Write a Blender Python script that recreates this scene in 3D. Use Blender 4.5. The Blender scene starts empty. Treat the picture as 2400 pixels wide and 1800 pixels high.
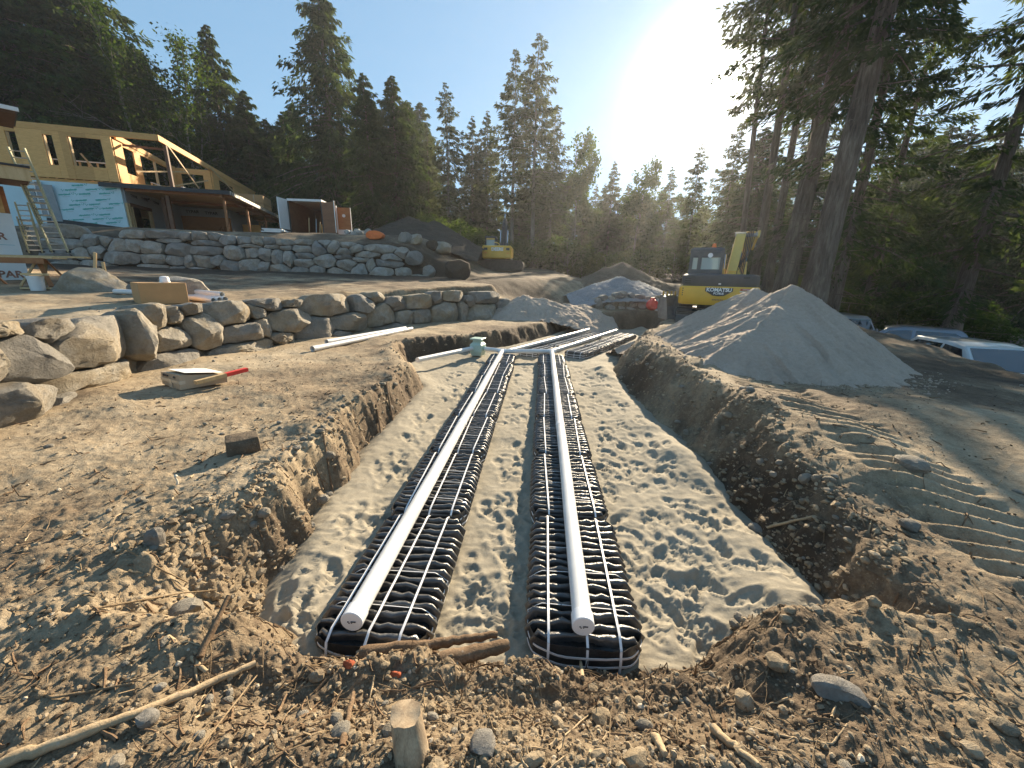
import bpy, bmesh, math, random
import numpy as np
from mathutils import Vector, Matrix, noise as mnoise
R = math.radians
rng = np.random.default_rng(7)
random.seed(7)
sc = bpy.context.scene
COL = sc.collection

# ------------------------------------------------------------------ camera
F_PX = 920.0; PITCH = R(15.1); ROLL = R(1.2); EYE = 2.13
FW = np.array([0, math.cos(PITCH), -math.sin(PITCH)])
R0 = np.array([1.0, 0, 0]); U0 = np.cross(R0, FW)
RT = math.cos(ROLL) * R0 + math.sin(ROLL) * U0
UP = -math.sin(ROLL) * R0 + math.cos(ROLL) * U0
cam = bpy.data.cameras.new('camera'); cam.sensor_width = 36; cam.lens = F_PX / 2400 * 36
cam.clip_start = 0.05; cam.clip_end = 1000
cam_o = bpy.data.objects.new('camera', cam); COL.objects.link(cam_o)
cam_o.matrix_world = Matrix(((RT[0], UP[0], -FW[0], 0), (RT[1], UP[1], -FW[1], 0), (RT[2], UP[2], -FW[2], EYE), (0, 0, 0, 1)))
sc.camera = cam_o

# ------------------------------------------------------------------ sky, sun, exposure
SUN_EL = R(20.7); SUN_AZ = R(22.6)          # azimuth to the right of straight ahead (+Y)
world = bpy.data.worlds.new('World'); sc.world = world; world.use_nodes = True
wn = world.node_tree; wn.nodes.clear()
wo = wn.nodes.new('ShaderNodeOutputWorld'); wb = wn.nodes.new('ShaderNodeBackground')
sky = wn.nodes.new('ShaderNodeTexSky'); sky.sky_type = 'NISHITA'; sky.sun_disc = False
sky.sun_elevation = SUN_EL; sky.sun_rotation = SUN_AZ
sky.altitude = 60; sky.air_density = 1.0; sky.dust_density = 0.08; sky.ozone_density = 3.5
wb.inputs['Strength'].default_value = 0.12
# the whole sky's dynamic range is gently compressed, as the camera shows it
sk1 = wn.nodes.new('ShaderNodeMixRGB'); sk1.blend_type = 'MULTIPLY'; sk1.inputs[0].default_value = 1; sk1.inputs[2].default_value = (.35, .35, .35, 1)
skg = wn.nodes.new('ShaderNodeGamma'); skg.inputs[1].default_value = 0.4
sk2 = wn.nodes.new('ShaderNodeMixRGB'); sk2.blend_type = 'MULTIPLY'; sk2.inputs[0].default_value = 1; sk2.inputs[2].default_value = (1.17, 1.68, 2.02, 1)
wn.links.new(sky.outputs[0], sk1.inputs[1]); wn.links.new(sk1.outputs[0], skg.inputs[0]); wn.links.new(skg.outputs[0], sk2.inputs[1])
wn.links.new(sk2.outputs[0], wb.inputs[0]); wn.links.new(wb.outputs[0], wo.inputs[0])
# the sun's own blazing aureole in the hazy morning sky
SUN_DIR = Vector((math.sin(SUN_AZ) * math.cos(SUN_EL), math.cos(SUN_AZ) * math.cos(SUN_EL), math.sin(SUN_EL)))
geo = wn.nodes.new('ShaderNodeTexCoord'); nrm = wn.nodes.new('ShaderNodeVectorMath'); nrm.operation = 'NORMALIZE'
dot = wn.nodes.new('ShaderNodeVectorMath'); dot.operation = 'DOT_PRODUCT'; dot.inputs[1].default_value = SUN_DIR
wn.links.new(geo.outputs['Generated'], nrm.inputs[0]); wn.links.new(nrm.outputs[0], dot.inputs[0])
def wmath(op, a, b=None):
    n = wn.nodes.new('ShaderNodeMath'); n.operation = op
    if isinstance(a, (int, float)): n.inputs[0].default_value = a
    else: wn.links.new(a, n.inputs[0])
    if b is not None:
        if isinstance(b, (int, float)): n.inputs[1].default_value = b
        else: wn.links.new(b, n.inputs[1])
    return n.outputs[0]
cl = wmath('MAXIMUM', dot.outputs['Value'], 0.0)
aur = wmath('ADD', wmath('ADD', wmath('MULTIPLY', wmath('POWER', cl, 1200.0), 30.0), wmath('MULTIPLY', wmath('POWER', cl, 260.0), 2.4)), wmath('MULTIPLY', wmath('POWER', cl, 60.0), 0.12))
wb2 = wn.nodes.new('ShaderNodeBackground'); wb2.inputs[0].default_value = (1.0, 0.95, 0.86, 1)
wn.links.new(wmath('MULTIPLY', aur, 0.5), wb2.inputs[1])
wadd = wn.nodes.new('ShaderNodeAddShader')
wn.links.new(wb.outputs[0], wadd.inputs[0]); wn.links.new(wb2.outputs[0], wadd.inputs[1]); wn.links.new(wadd.outputs[0], wo.inputs[0])
sun = bpy.data.lights.new('sun', 'SUN'); sun.energy = 5.0; sun.angle = R(0.55); sun.color = (1.0, 0.83, 0.60)
sun_o = bpy.data.objects.new('sun', sun); COL.objects.link(sun_o)
sun_o.rotation_euler = (-SUN_DIR).to_track_quat('-Z', 'Y').to_euler(); sun_o.location = (20, 40, 30)
sc.view_settings.view_transform = 'Standard'; sc.view_settings.look = 'None'
sc.view_settings.exposure = 1.47; sc.view_settings.gamma = 1.0; sc.view_settings.use_curve_mapping = False
sc.render.engine = 'CYCLES'
cy = sc.cycles; cy.use_denoising = True; cy.max_bounces = 6; cy.diffuse_bounces = 4; cy.glossy_bounces = 3
cy.transmission_bounces = 4; cy.transparent_max_bounces = 8; cy.volume_bounces = 0
cy.sample_clamp_indirect = 4.0; cy.caustics_reflective = False; cy.caustics_refractive = False

# ------------------------------------------------------------------ helpers
def ray(u, v): return FW + RT * ((u - 1200) / F_PX) - UP * ((v - 900) / F_PX)
def at_z(u, v, z):
    d = ray(u, v); t = (z - EYE) / d[2]; return np.array([d[0] * t, d[1] * t, z])
def at_y(u, v, Y):
    d = ray(u, v); t = Y / d[1]; return np.array([d[0] * t, Y, d[2] * t + EYE])

_T = np.random.default_rng(3).random((256, 256)).astype(np.float32)
def vn2(x, y, s=0):
    x = np.asarray(x, np.float32) + s * 17.31; y = np.asarray(y, np.float32) + s * 7.77
    xi = np.floor(x).astype(np.int64); yi = np.floor(y).astype(np.int64)
    fx = x - xi; fy = y - yi
    fx = fx * fx * fx * (fx * (fx * 6 - 15) + 10); fy = fy * fy * fy * (fy * (fy * 6 - 15) + 10)
    x0 = xi & 255; x1 = (xi + 1) & 255; y0 = yi & 255; y1 = (yi + 1) & 255
    a = _T[x0, y0] * (1 - fx) + _T[x1, y0] * fx
    b = _T[x0, y1] * (1 - fx) + _T[x1, y1] * fx
    return (a * (1 - fy) + b * fy) * 2 - 1
def fbm2(x, y, oct=4, s=0, gain=0.5):
    r = 0; a = 1.0; t = 0
    for i in range(oct):
        c, d = math.cos(i * 1.1 + s), math.sin(i * 1.1 + s)
        r = r + a * vn2((x * c - y * d) * 2 ** i, (x * d + y * c) * 2 ** i, s + i * 3); t += a; a *= gain
    return r / t
def bil2(x, y, oct=3, s=0):
    r = 0; a = 1.0; t = 0
    for i in range(oct):
        c, d = math.cos(i * 1.7 + s), math.sin(i * 1.7 + s)
        r = r + a * (1 - 2 * np.abs(vn2((x * c - y * d) * 2.1 ** i, (x * d + y * c) * 2.1 ** i, s + i * 5))); t += a; a *= 0.55
    return r / t
def sstep(a, b, x):
    t = np.clip((np.asarray(x, float) - a) / (b - a), 0, 1); return t * t * (3 - 2 * t)

def mesh_np(name, V, Fq, smooth=True, mat=None):
    """V (n,3) array, Fq (m,3|4) int array -> mesh data"""
    me = bpy.data.meshes.new(name)
    V = np.asarray(V, np.float32); Fq = np.asarray(Fq, np.int32)
    me.vertices.add(len(V)); me.vertices.foreach_set('co', V.ravel())
    k = Fq.shape[1]; m = len(Fq)
    me.loops.add(m * k); me.loops.foreach_set('vertex_index', Fq.ravel())
    me.polygons.add(m); me.polygons.foreach_set('loop_start', np.arange(0, m * k, k, dtype=np.int32))
    try: me.polygons.foreach_set('loop_total', np.full(m, k, np.int32))
    except Exception: pass
    me.polygons.foreach_set('use_smooth', np.full(m, smooth, bool))
    if mat: me.materials.append(mat)
    me.update(); me.validate(); return me

class MB:
    def __init__(s): s.v = []; s.f = []
    def add(s, vs, fs):
        n = len(s.v); s.v += [tuple(map(float, p)) for p in vs]; s.f += [tuple(i + n for i in f) for f in fs]; return s
    def box(s, c, d, rot=None, bev=0.0):
        cx, cy_, cz = c; hx, hy, hz = d[0] / 2, d[1] / 2, d[2] / 2
        b = min(bev, hx * .45, hy * .45, hz * .45)
        if b <= 0:
            vs = [(x, y, z) for x in (-hx, hx) for y in (-hy, hy) for z in (-hz, hz)]
            fs = [(0, 1, 3, 2), (4, 6, 7, 5), (0, 4, 5, 1), (2, 3, 7, 6), (0, 2, 6, 4), (1, 5, 7, 3)]
        else:
            vs = []; ix = {}
            for x in (-1, 1):
                for y in (-1, 1):
                    for z in (-1, 1):
                        ix[x, y, z] = len(vs)
                        vs += [(x * hx, y * (hy - b), z * (hz - b)), (x * (hx - b), y * hy, z * (hz - b)), (x * (hx - b), y * (hy - b), z * hz)]
            fs = []
            for sg in (-1, 1):
                q = [(-1, -1), (1, -1), (1, 1), (-1, 1)]
                if sg < 0: q = q[::-1]
                fs.append([ix[sg, a, b_] for a, b_ in q]); fs.append([ix[b_, sg, a] + 1 for a, b_ in q]); fs.append([ix[a, b_, sg] + 2 for a, b_ in q])
            for a in (-1, 1):
                for b_ in (-1, 1):
                    f1 = [ix[a, b_, -1], ix[a, b_, 1], ix[a, b_, 1] + 1, ix[a, b_, -1] + 1]
                    f2 = [ix[-1, a, b_] + 1, ix[1, a, b_] + 1, ix[1, a, b_] + 2, ix[-1, a, b_] + 2]
                    f3 = [ix[a, -1, b_], ix[a, 1, b_], ix[a, 1, b_] + 2, ix[a, -1, b_] + 2]
                    fs += [f1 if a * b_ < 0 else f1[::-1], f2 if a * b_ < 0 else f2[::-1], f3[::-1] if a * b_ < 0 else f3]
            for k, i in ix.items():
                f = [i, i + 1, i + 2]; fs.append(f if k[0] * k[1] * k[2] > 0 else f[::-1])
        M = rot if rot is not None else Matrix.Identity(3)
        return s.add([tuple(M @ Vector(p) + Vector((cx, cy_, cz))) for p in vs], fs)
    def beam(s, a, b, w, h, up=(0, 0, 1), bev=0.0):
        a = Vector(a); b = Vector(b); d = b - a; L = d.length; y = d.normalized(); z = Vector(up)
        if abs(y.dot(z)) > .99: z = Vector((1, 0, 0))
        x = y.cross(z).normalized(); z = x.cross(y)
        M = Matrix((x, y, z)).transposed()
        return s.box((a + b) / 2, (w, L, h), M, bev)
    def tube(s, path, rad, n=10, caps=True, flat=1.0):
        P = [Vector(p) for p in path]; m = len(P)
        if not hasattr(rad, '__len__'): rad = [rad] * m
        base = len(s.v); vs = []; fs = []
        ref = None
        for i, p in enumerate(P):
            t = (P[min(i + 1, m - 1)] - P[max(i - 1, 0)]).normalized()
            if ref is None: ref = Vector((0, 0, 1)) if abs(t.z) < .9 else Vector((1, 0, 0))
            x = t.cross(ref)
            x.normalize(); y = x.cross(t).normalized(); ref = y
            for k in range(n):
                a = 2 * math.pi * k / n
                vs.append(p + (x * math.cos(a) + y * math.sin(a) * flat) * rad[i])
        for i in range(m - 1):
            for k in range(n):
                k2 = (k + 1) % n; fs.append((i * n + k, (i + 1) * n + k, (i + 1) * n + k2, i * n + k2))
        if caps: fs.append(tuple(range(n))); fs.append(tuple((m - 1) * n + k for k in range(n))[::-1])
        return s.add(vs, fs)
    def lathe(s, prof, n=20, c=(0, 0, 0), M=None):
        vs = []; fs = []; m = len(prof)
        for r_, z in prof:
            for k in range(n):
                a = 2 * math.pi * k / n; p = Vector((r_ * math.cos(a), r_ * math.sin(a), z))
                vs.append((M @ p if M is not None else p) + Vector(c))
        for i in range(m - 1):
            for k in range(n):
                k2 = (k + 1) % n; fs.append((i * n + k, i * n + k2, (i + 1) * n + k2, (i + 1) * n + k))
        fs.append(tuple(range(n))[::-1]); fs.append(tuple((m - 1) * n + k for k in range(n)))
        return s.add(vs, fs)
    def prism(s, poly, axis, a, b):
        """poly of 2-D points extruded between a and b along axis (0,1,2)"""
        n = len(poly); vs = []
        for t in (a, b):
            for p in poly:
                vs.append([(t, p[0], p[1]), (p[0], t, p[1]), (p[0], p[1], t)][axis])
        fs = [(i, (i + 1) % n, n + (i + 1) % n, n + i) for i in range(n)] + [tuple(range(n))[::-1], tuple(range(n, 2 * n))]
        return s.add(vs, fs)
    def hull(s, pts):
        bm = bmesh.new()
        for p in pts: bm.verts.new(p)
        bmesh.ops.convex_hull(bm, input=bm.verts); bm.verts.ensure_lookup_table()
        loose = [v for v in bm.verts if not v.link_faces]
        for v_ in loose: bm.verts.remove(v_)
        bm.verts.index_update()
        s.add([v_.co for v_ in bm.verts], [[v_.index for v_ in f.verts] for f in bm.faces]); bm.free(); return s
    def ribbon(s, path, w, side, th=0.003):
        P = [Vector(p) for p in path]; vs = []; fs = []; m = len(P); side = Vector(side).normalized()
        for i, p in enumerate(P):
            t = (P[min(i + 1, m - 1)] - P[max(i - 1, 0)]).normalized(); n_ = side.cross(t).normalized()
            for a, b in ((-1, 0), (1, 0), (1, 1), (-1, 1)): vs.append(p + side * (a * w / 2) + n_ * (b * th))
        for i in range(m - 1):
            for k in range(4): k2 = (k + 1) % 4; fs.append((i * 4 + k, i * 4 + k2, i * 4 + 4 + k2, i * 4 + 4 + k))
        fs += [(0, 3, 2, 1), tuple((m - 1) * 4 + k for k in range(4))]
        return s.add(vs, fs)
    def mesh(s, name, mat, smooth=False, fix=True):
        me = bpy.data.meshes.new(name); me.from_pydata(s.v, [], s.f)
        if fix:
            bm = bmesh.new(); bm.from_mesh(me); bmesh.ops.recalc_face_normals(bm, faces=bm.faces); bm.to_mesh(me); bm.free()
        if mat: me.materials.append(mat)
        if smooth is not False:
            me.polygons.foreach_set('use_smooth', [True] * len(me.polygons))
            if smooth is not True: me.set_sharp_from_angle(angle=R(smooth))
        me.update(); return me
    def build(s, name, mat, parent=None, smooth=False, loc=None, label=None):
        return link(name, s.mesh(name, mat, smooth), parent, loc, label)

def link(name, me, parent=None, loc=None, label=None, rz=0):
    o = bpy.data.objects.new(name, me); COL.objects.link(o)
    if parent is not None: o.parent = parent
    if loc is not None: o.location = loc
    if rz: o.rotation_euler = (0, 0, rz)
    if label: o['label'] = label
    return o
def tag(o, label, cat, group=None):
    o['label'] = label; o['category'] = cat
    if group: o['group'] = group
    return o
def thing(name, label, cat, loc=(0, 0, 0), rz=0, group=None):
    o = bpy.data.objects.new(name, None); COL.objects.link(o); o.empty_display_size = .2
    o.location = loc; o.rotation_euler = (0, 0, rz); return tag(o, label, cat, group)
def struct(o, kind='structure', label=None):
    o['kind'] = kind
    if label: o['label'] = label
    return o
def copy_tree(o, parent=None):
    c = o.copy(); COL.objects.link(c)
    if parent is not None: c.parent = parent
    for ch in list(o.children): copy_tree(ch, c)
    return c
def text_mesh(body, size, mat, ext=0.004, offset=0.0, name='lettering', shear=0):
    cu = bpy.data.curves.new('t', 'FONT'); cu.body = body; cu.size = size; cu.extrude = ext; cu.offset = offset
    cu.align_x = 'CENTER'; cu.align_y = 'CENTER'; cu.shear = shear; cu.resolution_u = 3
    o = bpy.data.objects.new('t', cu); COL.objects.link(o)
    dg = bpy.context.evaluated_depsgraph_get(); me = bpy.data.meshes.new_from_object(o.evaluated_get(dg))
    bpy.data.objects.remove(o); me.name = name; me.materials.clear(); me.materials.append(mat); return me
def put_text(parent, body, size, mat, loc, rx=90, rz=0, ry=0, label=None, offset=0.0, name='lettering', sx=1.0, shear=0, ext=.004):
    o = link(name, text_mesh(body, size, mat, ext, offset, name, shear), parent, loc, label)
    o.rotation_euler = (R(rx), R(ry), R(rz)); o.scale = (sx, 1, 1); return o

# ------------------------------------------------------------------ materials
def newmat(name):
    m = bpy.data.materials.new(name); m.use_nodes = True; nt = m.node_tree
    return m, nt, nt.nodes['Principled BSDF']
class NT:
    def __init__(s, nt): s.nt = nt
    def n(s, t, **kw):
        nd = s.nt.nodes.new('ShaderNode' + t)
        for k, v_ in kw.items():
            if k in nd.inputs: s.set(nd.inputs[k], v_)
            else: setattr(nd, k, v_)
        return nd
    def set(s, inp, v_):
        if hasattr(v_, 'node'): s.nt.links.new(v_, inp)
        else: inp.default_value = v_
    def noise(s, scale, detail=4, rough=.55, vec=None, dist=0.0):
        nd = s.n('TexNoise'); nd.inputs['Scale'].default_value = scale; nd.inputs['Detail'].default_value = detail
        nd.inputs['Roughness'].default_value = rough; nd.inputs['Distortion'].default_value = dist
        if vec is not None: s.nt.links.new(vec, nd.inputs['Vector'])
        return nd.outputs['Fac']
    def ramp(s, fac, stops):
        nd = s.n('ValToRGB'); s.nt.links.new(fac, nd.inputs[0]); e = nd.color_ramp.elements
        while len(e) < len(stops): e.new(.5)
        for i, (p, c) in enumerate(stops):
            e[i].position = p; e[i].color = (c, c, c, 1) if not hasattr(c, '__len__') else (*c[:3], 1)
        return nd.outputs[0]
    def mix(s, fac, a, b, mode='MIX'):
        nd = s.n('MixRGB'); nd.blend_type = mode
        for i, x in enumerate((fac, a, b)):
            if hasattr(x, 'node'): s.nt.links.new(x, nd.inputs[i])
            elif i: nd.inputs[i].default_value = (*x[:3], 1)
            else: nd.inputs[i].default_value = x
        return nd.outputs[0]
    def math(s, op, a, b=0.0):
        nd = s.n('Math'); nd.operation = op; s.set(nd.inputs[0], a); s.set(nd.inputs[1], b); return nd.outputs[0]
    def bump(s, h, strength, dist, prev=None):
        nd = s.n('Bump'); nd.inputs['Strength'].default_value = strength; nd.inputs['Distance'].default_value = dist
        s.nt.links.new(h, nd.inputs['Height'])
        if prev is not None: s.nt.links.new(prev, nd.inputs['Normal'])
        return nd.outputs[0]
    def obj(s): return s.n('TexCoord').outputs['Object']
    def pos(s): return s.n('NewGeometry').outputs['Position']
    def rnd(s): return s.n('ObjectInfo').outputs['Random']
    def attr(s, name): return s.n('Attribute', attribute_name=name).outputs['Fac']
    def scale(s, vec, sx, sy, sz):
        nd = s.n('VectorMath'); nd.operation = 'MULTIPLY'; s.nt.links.new(vec, nd.inputs[0]); nd.inputs[1].default_value = (sx, sy, sz); return nd.outputs[0]
def plain(name, col, rough=.6, metal=0.0, var=.12, nscale=6, bump=0.0, bscale=40, spec=.5, coat=0.0):
    m, nt, b = newmat(name); t = NT(nt)
    o = t.obj(); f = t.noise(nscale, 4, .6, o)
    lo = tuple(c * (1 - var) for c in col); hi = tuple(min(1, c * (1 + var)) for c in col)
    c = t.mix(t.ramp(f, [(.3, 0), (.7, 1)]), lo, hi)
    nt.links.new(c, b.inputs['Base Color']); b.inputs['Roughness'].default_value = rough; b.inputs['Metallic'].default_value = metal
    b.inputs['Specular IOR Level'].default_value = spec; b.inputs['Coat Weight'].default_value = coat
    if bump: nt.links.new(t.bump(t.noise(bscale, 5, .6, o), bump, .01), b.inputs['Normal'])
    return m
def earth(name, stops, tone=True, b1=.6, b2=.5, s1=9, s2=60, d1=.03, d2=.008, rough=.95, worldpos=True):
    m, nt, b = newmat(name); t = NT(nt); o = t.pos() if worldpos else t.obj()
    n1 = t.noise(1.1, 6, .62, o); n2 = t.noise(14, 6, .7, o); n3 = t.noise(95, 3, .6, o)
    f = t.math('ADD', t.math('MULTIPLY', n1, .36), t.math('ADD', t.math('MULTIPLY', n2, .42), t.math('MULTIPLY', n3, .22)))
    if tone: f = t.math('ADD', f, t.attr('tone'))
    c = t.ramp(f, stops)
    v = t.n('TexVoronoi'); v.inputs['Scale'].default_value = 55; nt.links.new(o, v.inputs['Vector'])
    fleck = t.ramp(v.outputs['Color'], [(.80, 0), (.86, 1)])
    near = t.ramp(v.outputs['Distance'], [(.22, 1), (.34, 0)])
    c = t.mix(t.math('MULTIPLY', t.math('MULTIPLY', fleck, near), .55), c, (.42, .37, .30))
    nt.links.new(c, b.inputs['Base Color']); b.inputs['Roughness'].default_value = rough; b.inputs['Specular IOR Level'].default_value = .25
    nb = t.bump(t.noise(s1, 8, .72, o), b1, d1); nb = t.bump(t.noise(s2, 5, .7, o), b2, d2, nb)
    nt.links.new(nb, b.inputs['Normal']); return m
M = {}
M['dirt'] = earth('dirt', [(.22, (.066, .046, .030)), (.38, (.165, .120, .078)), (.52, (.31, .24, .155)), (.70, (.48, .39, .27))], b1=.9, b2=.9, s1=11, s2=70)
M['sand'] = earth('sand', [(.2, (.155, .132, .096)), (.45, (.275, .242, .182)), (.7, (.375, .335, .262))], tone=False, b1=.35, b2=.35, d1=.02, d2=.004)
M['pile_sand'] = earth('pile_sand', [(.25, (.34, .265, .205)), (.5, (.50, .40, .315)), (.75, (.64, .525, .43))], tone=False, b1=.8, b2=1, d1=.06, d2=.035, s1=7, s2=30)
M['pile_gravel'] = earth('pile_gravel', [(.25, (.15, .155, .16)), (.5, (.27, .275, .28)), (.75, (.40, .40, .40))], tone=False, b1=.6, b2=1, d1=.04, d2=.03, s1=8, s2=22)
M['pile_dark'] = earth('pile_dark', [(.25, (.03, .022, .016)), (.5, (.07, .052, .037)), (.75, (.13, .10, .07))], tone=False, b1=.7, b2=.7, d1=.08, d2=.03, s1=3, s2=14)
M['pile_brown'] = earth('pile_brown', [(.25, (.06, .045, .032)), (.5, (.13, .10, .07)), (.75, (.22, .17, .12))], tone=False, b1=.7, b2=.7, d1=.06, d2=.02, s1=4, s2=18)
def rockmat(name, a, b_, c_, lich=.5):
    m, nt, b = newmat(name); t = NT(nt); o = t.obj(); rd = t.rnd()
    off = t.n('VectorMath'); off.operation = 'ADD'; nt.links.new(o, off.inputs[0])
    cx = t.n('CombineXYZ'); nt.links.new(t.math('MULTIPLY', rd, 50), cx.inputs[0]); nt.links.new(cx.outputs[0], off.inputs[1]); o = off.outputs[0]
    f = t.noise(3.2, 8, .66, o, .4); g = t.noise(26, 5, .7, o)
    col = t.ramp(t.math('ADD', t.math('MULTIPLY', f, .7), t.math('MULTIPLY', g, .3)), [(.3, a), (.5, b_), (.7, c_)])
    tan = t.ramp(t.noise(1.6, 5, .6, o, .6), [(.46, 0), (.62, 1)])
    col = t.mix(t.math('MULTIPLY', tan, lich), col, (.36, .265, .14))
    col = t.mix(t.math('MULTIPLY', t.math('MAXIMUM', t.math('SUBTRACT', rd, .45), 0), 1.1), col, (.17, .17, .168))
    nt.links.new(col, b.inputs['Base Color']); b.inputs['Roughness'].default_value = .88; b.inputs['Specular IOR Level'].default_value = .3
    vo = t.n('TexVoronoi'); vo.inputs['Scale'].default_value = 4.5; nt.links.new(o, vo.inputs['Vector'])
    nb = t.bump(vo.outputs['Distance'], .6, .06); nb = t.bump(t.noise(6, 10, .75, o, .5), 1.0, .09, nb); nb = t.bump(t.noise(38, 6, .75, o), .8, .02, nb); nt.links.new(nb, b.inputs['Normal']); return m
M['rock'] = rockmat('rock', (.17, .15, .125), (.36, .325, .265), (.54, .49, .41), .5)
M['rock_grey'] = rockmat('rock_grey', (.18, .165, .145), (.38, .35, .305), (.56, .525, .465), .3)
M['pebble'] = earth('pebble', [(.3, (.06, .042, .027)), (.48, (.16, .115, .072)), (.64, (.28, .215, .14)), (.82, (.50, .43, .33))], tone=True, b1=.3, b2=.5)
M['twig'] = earth('twig', [(.3, (.09, .06, .035)), (.5, (.24, .17, .10)), (.7, (.42, .33, .21))], tone=False, b1=.3, b2=.6, s2=90)
def wood(name, a, b_, axis=(1, 1, 1), sc_=3.0, rough=.7, objrand=.25):
    m, nt, b = newmat(name); t = NT(nt); o = t.scale(t.obj(), *axis)
    f = t.noise(sc_, 6, .65, o, .5); g = t.noise(sc_ * 9, 3, .6, o)
    c = t.mix(t.ramp(t.math('ADD', t.math('MULTIPLY', f, .7), t.math('MULTIPLY', g, .3)), [(.32, 0), (.68, 1)]), a, b_)
    c = t.mix(t.math('MULTIPLY', t.rnd(), objrand), c, tuple(x * .55 for x in a))
    nt.links.new(c, b.inputs['Base Color']); b.inputs['Roughness'].default_value = rough
    nt.links.new(t.bump(g, .3, .004), b.inputs['Normal']); return m
M['osb'] = wood('osb', (.62, .31, .09), (.86, .50, .18), (1, 1, 4), 3.5, .7, .5)
M['lumber'] = wood('lumber', (.50, .33, .15), (.70, .52, .29), (1, 1, .2), 9)
M['cedar_beam'] = wood('cedar_beam', (.26, .10, .035), (.42, .19, .07), (1, .15, 1), 8)
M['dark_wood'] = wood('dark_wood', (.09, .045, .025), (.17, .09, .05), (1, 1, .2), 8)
M['plywood'] = wood('plywood', (.30, .12, .04), (.46, .21, .075), (1, 1, 3), 2)
M['trailer_ply'] = wood('trailer_ply', (.16, .07, .035), (.26, .125, .06), (1, 1, 2), 2, objrand=.1)
def barkmat(name, stops):
    m, nt, b = newmat(name); t = NT(nt); o = t.scale(t.pos(), 1, 1, .13)
    f = t.noise(9, 6, .65, o, .6); g = t.noise(34, 4, .6, o); h = t.noise(1.2, 3, .5, t.pos())
    c = t.ramp(t.math('ADD', t.math('MULTIPLY', f, .6), t.math('ADD', t.math('MULTIPLY', g, .2), t.math('MULTIPLY', h, .2))), stops)
    nt.links.new(c, b.inputs['Base Color']); b.inputs['Roughness'].default_value = .95; b.inputs['Specular IOR Level'].default_value = .15
    nt.links.new(t.bump(g, .6, .04, t.bump(f, 1.0, .14)), b.inputs['Normal']); return m
M['bark'] = barkmat('bark', [(.34, (.05, .038, .03)), (.5, (.15, .118, .094)), (.66, (.28, .23, .185))])
M['bark_pale'] = barkmat('bark_pale', [(.34, (.09, .08, .065)), (.5, (.20, .18, .15)), (.66, (.34, .32, .28))])
M['log'] = earth('log', [(.3, (.06, .035, .02)), (.5, (.19, .125, .075)), (.7, (.36, .26, .165))], tone=False, b1=.8, b2=.9, s1=14, s2=60, d1=.02, d2=.008)
M['pale_wood'] = earth('pale_wood', [(.3, (.22, .155, .085)), (.5, (.40, .30, .185)), (.7, (.55, .44, .29))], tone=False, b1=.4, b2=.7, s1=18, s2=70, d1=.01, d2=.006)
M['stump'] = wood('stump', (.20, .135, .08), (.52, .40, .26), (1, 1, .07), 30, .9, 0)
M['red_wood'] = plain('red_wood', (.35, .075, .025), .9, var=.5, nscale=20, bump=.8)
M['pvc'] = plain('pvc', (.72, .715, .69), .36, var=.07, nscale=5)
M['pvc_cap'] = plain('pvc_cap', (.84, .84, .83), .35, var=.02)
M['ink'] = plain('ink', (.03, .03, .04), .6)
M['green_plastic'] = plain('green_plastic', (.42, .55, .47), .45, var=.05)
M['strap'] = plain('strap', (.80, .80, .80), .4, var=.04)
M['black_fabric'] = plain('black_fabric', (.048, .047, .046), .36, var=.4, bump=.6, bscale=40, spec=1.0)
M['black_core'] = plain('black_core', (.006, .006, .006), .3, bump=.8, bscale=25)
M['cardboard'] = plain('cardboard', (.46, .27, .12), .8, var=.06)
M['cardboard_grey'] = plain('cardboard_grey', (.42, .33, .23), .8, var=.06)
M['tape'] = plain('tape', (.50, .43, .33), .25)
M['paper'] = plain('paper', (.75, .75, .73), .7, var=.03)
M['red_paint'] = plain('red_paint', (.70, .05, .035), .5)
M['orange'] = plain('orange', (.75, .17, .03), .6)
M['white_paint'] = plain('white_paint', (.72, .72, .70), .45, var=.05)
M['membrane'] = plain('membrane', (.02, .02, .022), .5)
M['alu'] = plain('alu', (.62, .62, .60), .35, metal=.85)
M['fibreglass'] = plain('fibreglass', (.50, .47, .30), .5)
M['steel'] = plain('steel', (.30, .31, .32), .4, metal=.7, var=.2)
M['rod'] = plain('rod', (.75, .75, .75), .15, metal=1)
M['rubber'] = plain('rubber', (.02, .02, .02), .75, bump=.3)
M['track'] = plain('track', (.055, .045, .036), .75, var=.5, nscale=4, bump=.5, bscale=12)
M['yellow'] = plain('yellow', (.72, .40, .03), .38, var=.1, nscale=2)
M['yellow_pale'] = plain('yellow_pale', (.66, .45, .10), .4, var=.12, nscale=2)
M['machine_grey'] = plain('machine_grey', (.055, .062, .068), .45, var=.15)
M['machine_dark'] = plain('machine_dark', (.022, .024, .026), .5, var=.2)
M['white_text'] = plain('white_text', (.80, .80, .78), .5)
M['red_text'] = plain('red_text', (.55, .06, .05), .5)
M['typar_text'] = plain('typar_text', (.30, .14, .09), .8, var=.3)
M['teal_text'] = plain('teal_text', (.10, .40, .36), .8, var=.25, nscale=30)
M['pale_text'] = plain('pale_text', (.42, .53, .54), .8)
M['wrap_blue'] = plain('wrap_blue', (.50, .66, .70), .55, var=.05, nscale=1.5, bump=.3, bscale=4)
M['wrap_white'] = plain('wrap_white', (.70, .69, .66), .6, var=.06, nscale=2, bump=.5, bscale=3)
M['wrap_grey'] = plain('wrap_grey', (.28, .30, .31), .6, var=.1)
M['concrete'] = plain('concrete', (.36, .34, .30), .85, var=.15, bump=.4)
M['bone'] = plain('bone', (.62, .57, .47), .7)
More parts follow.
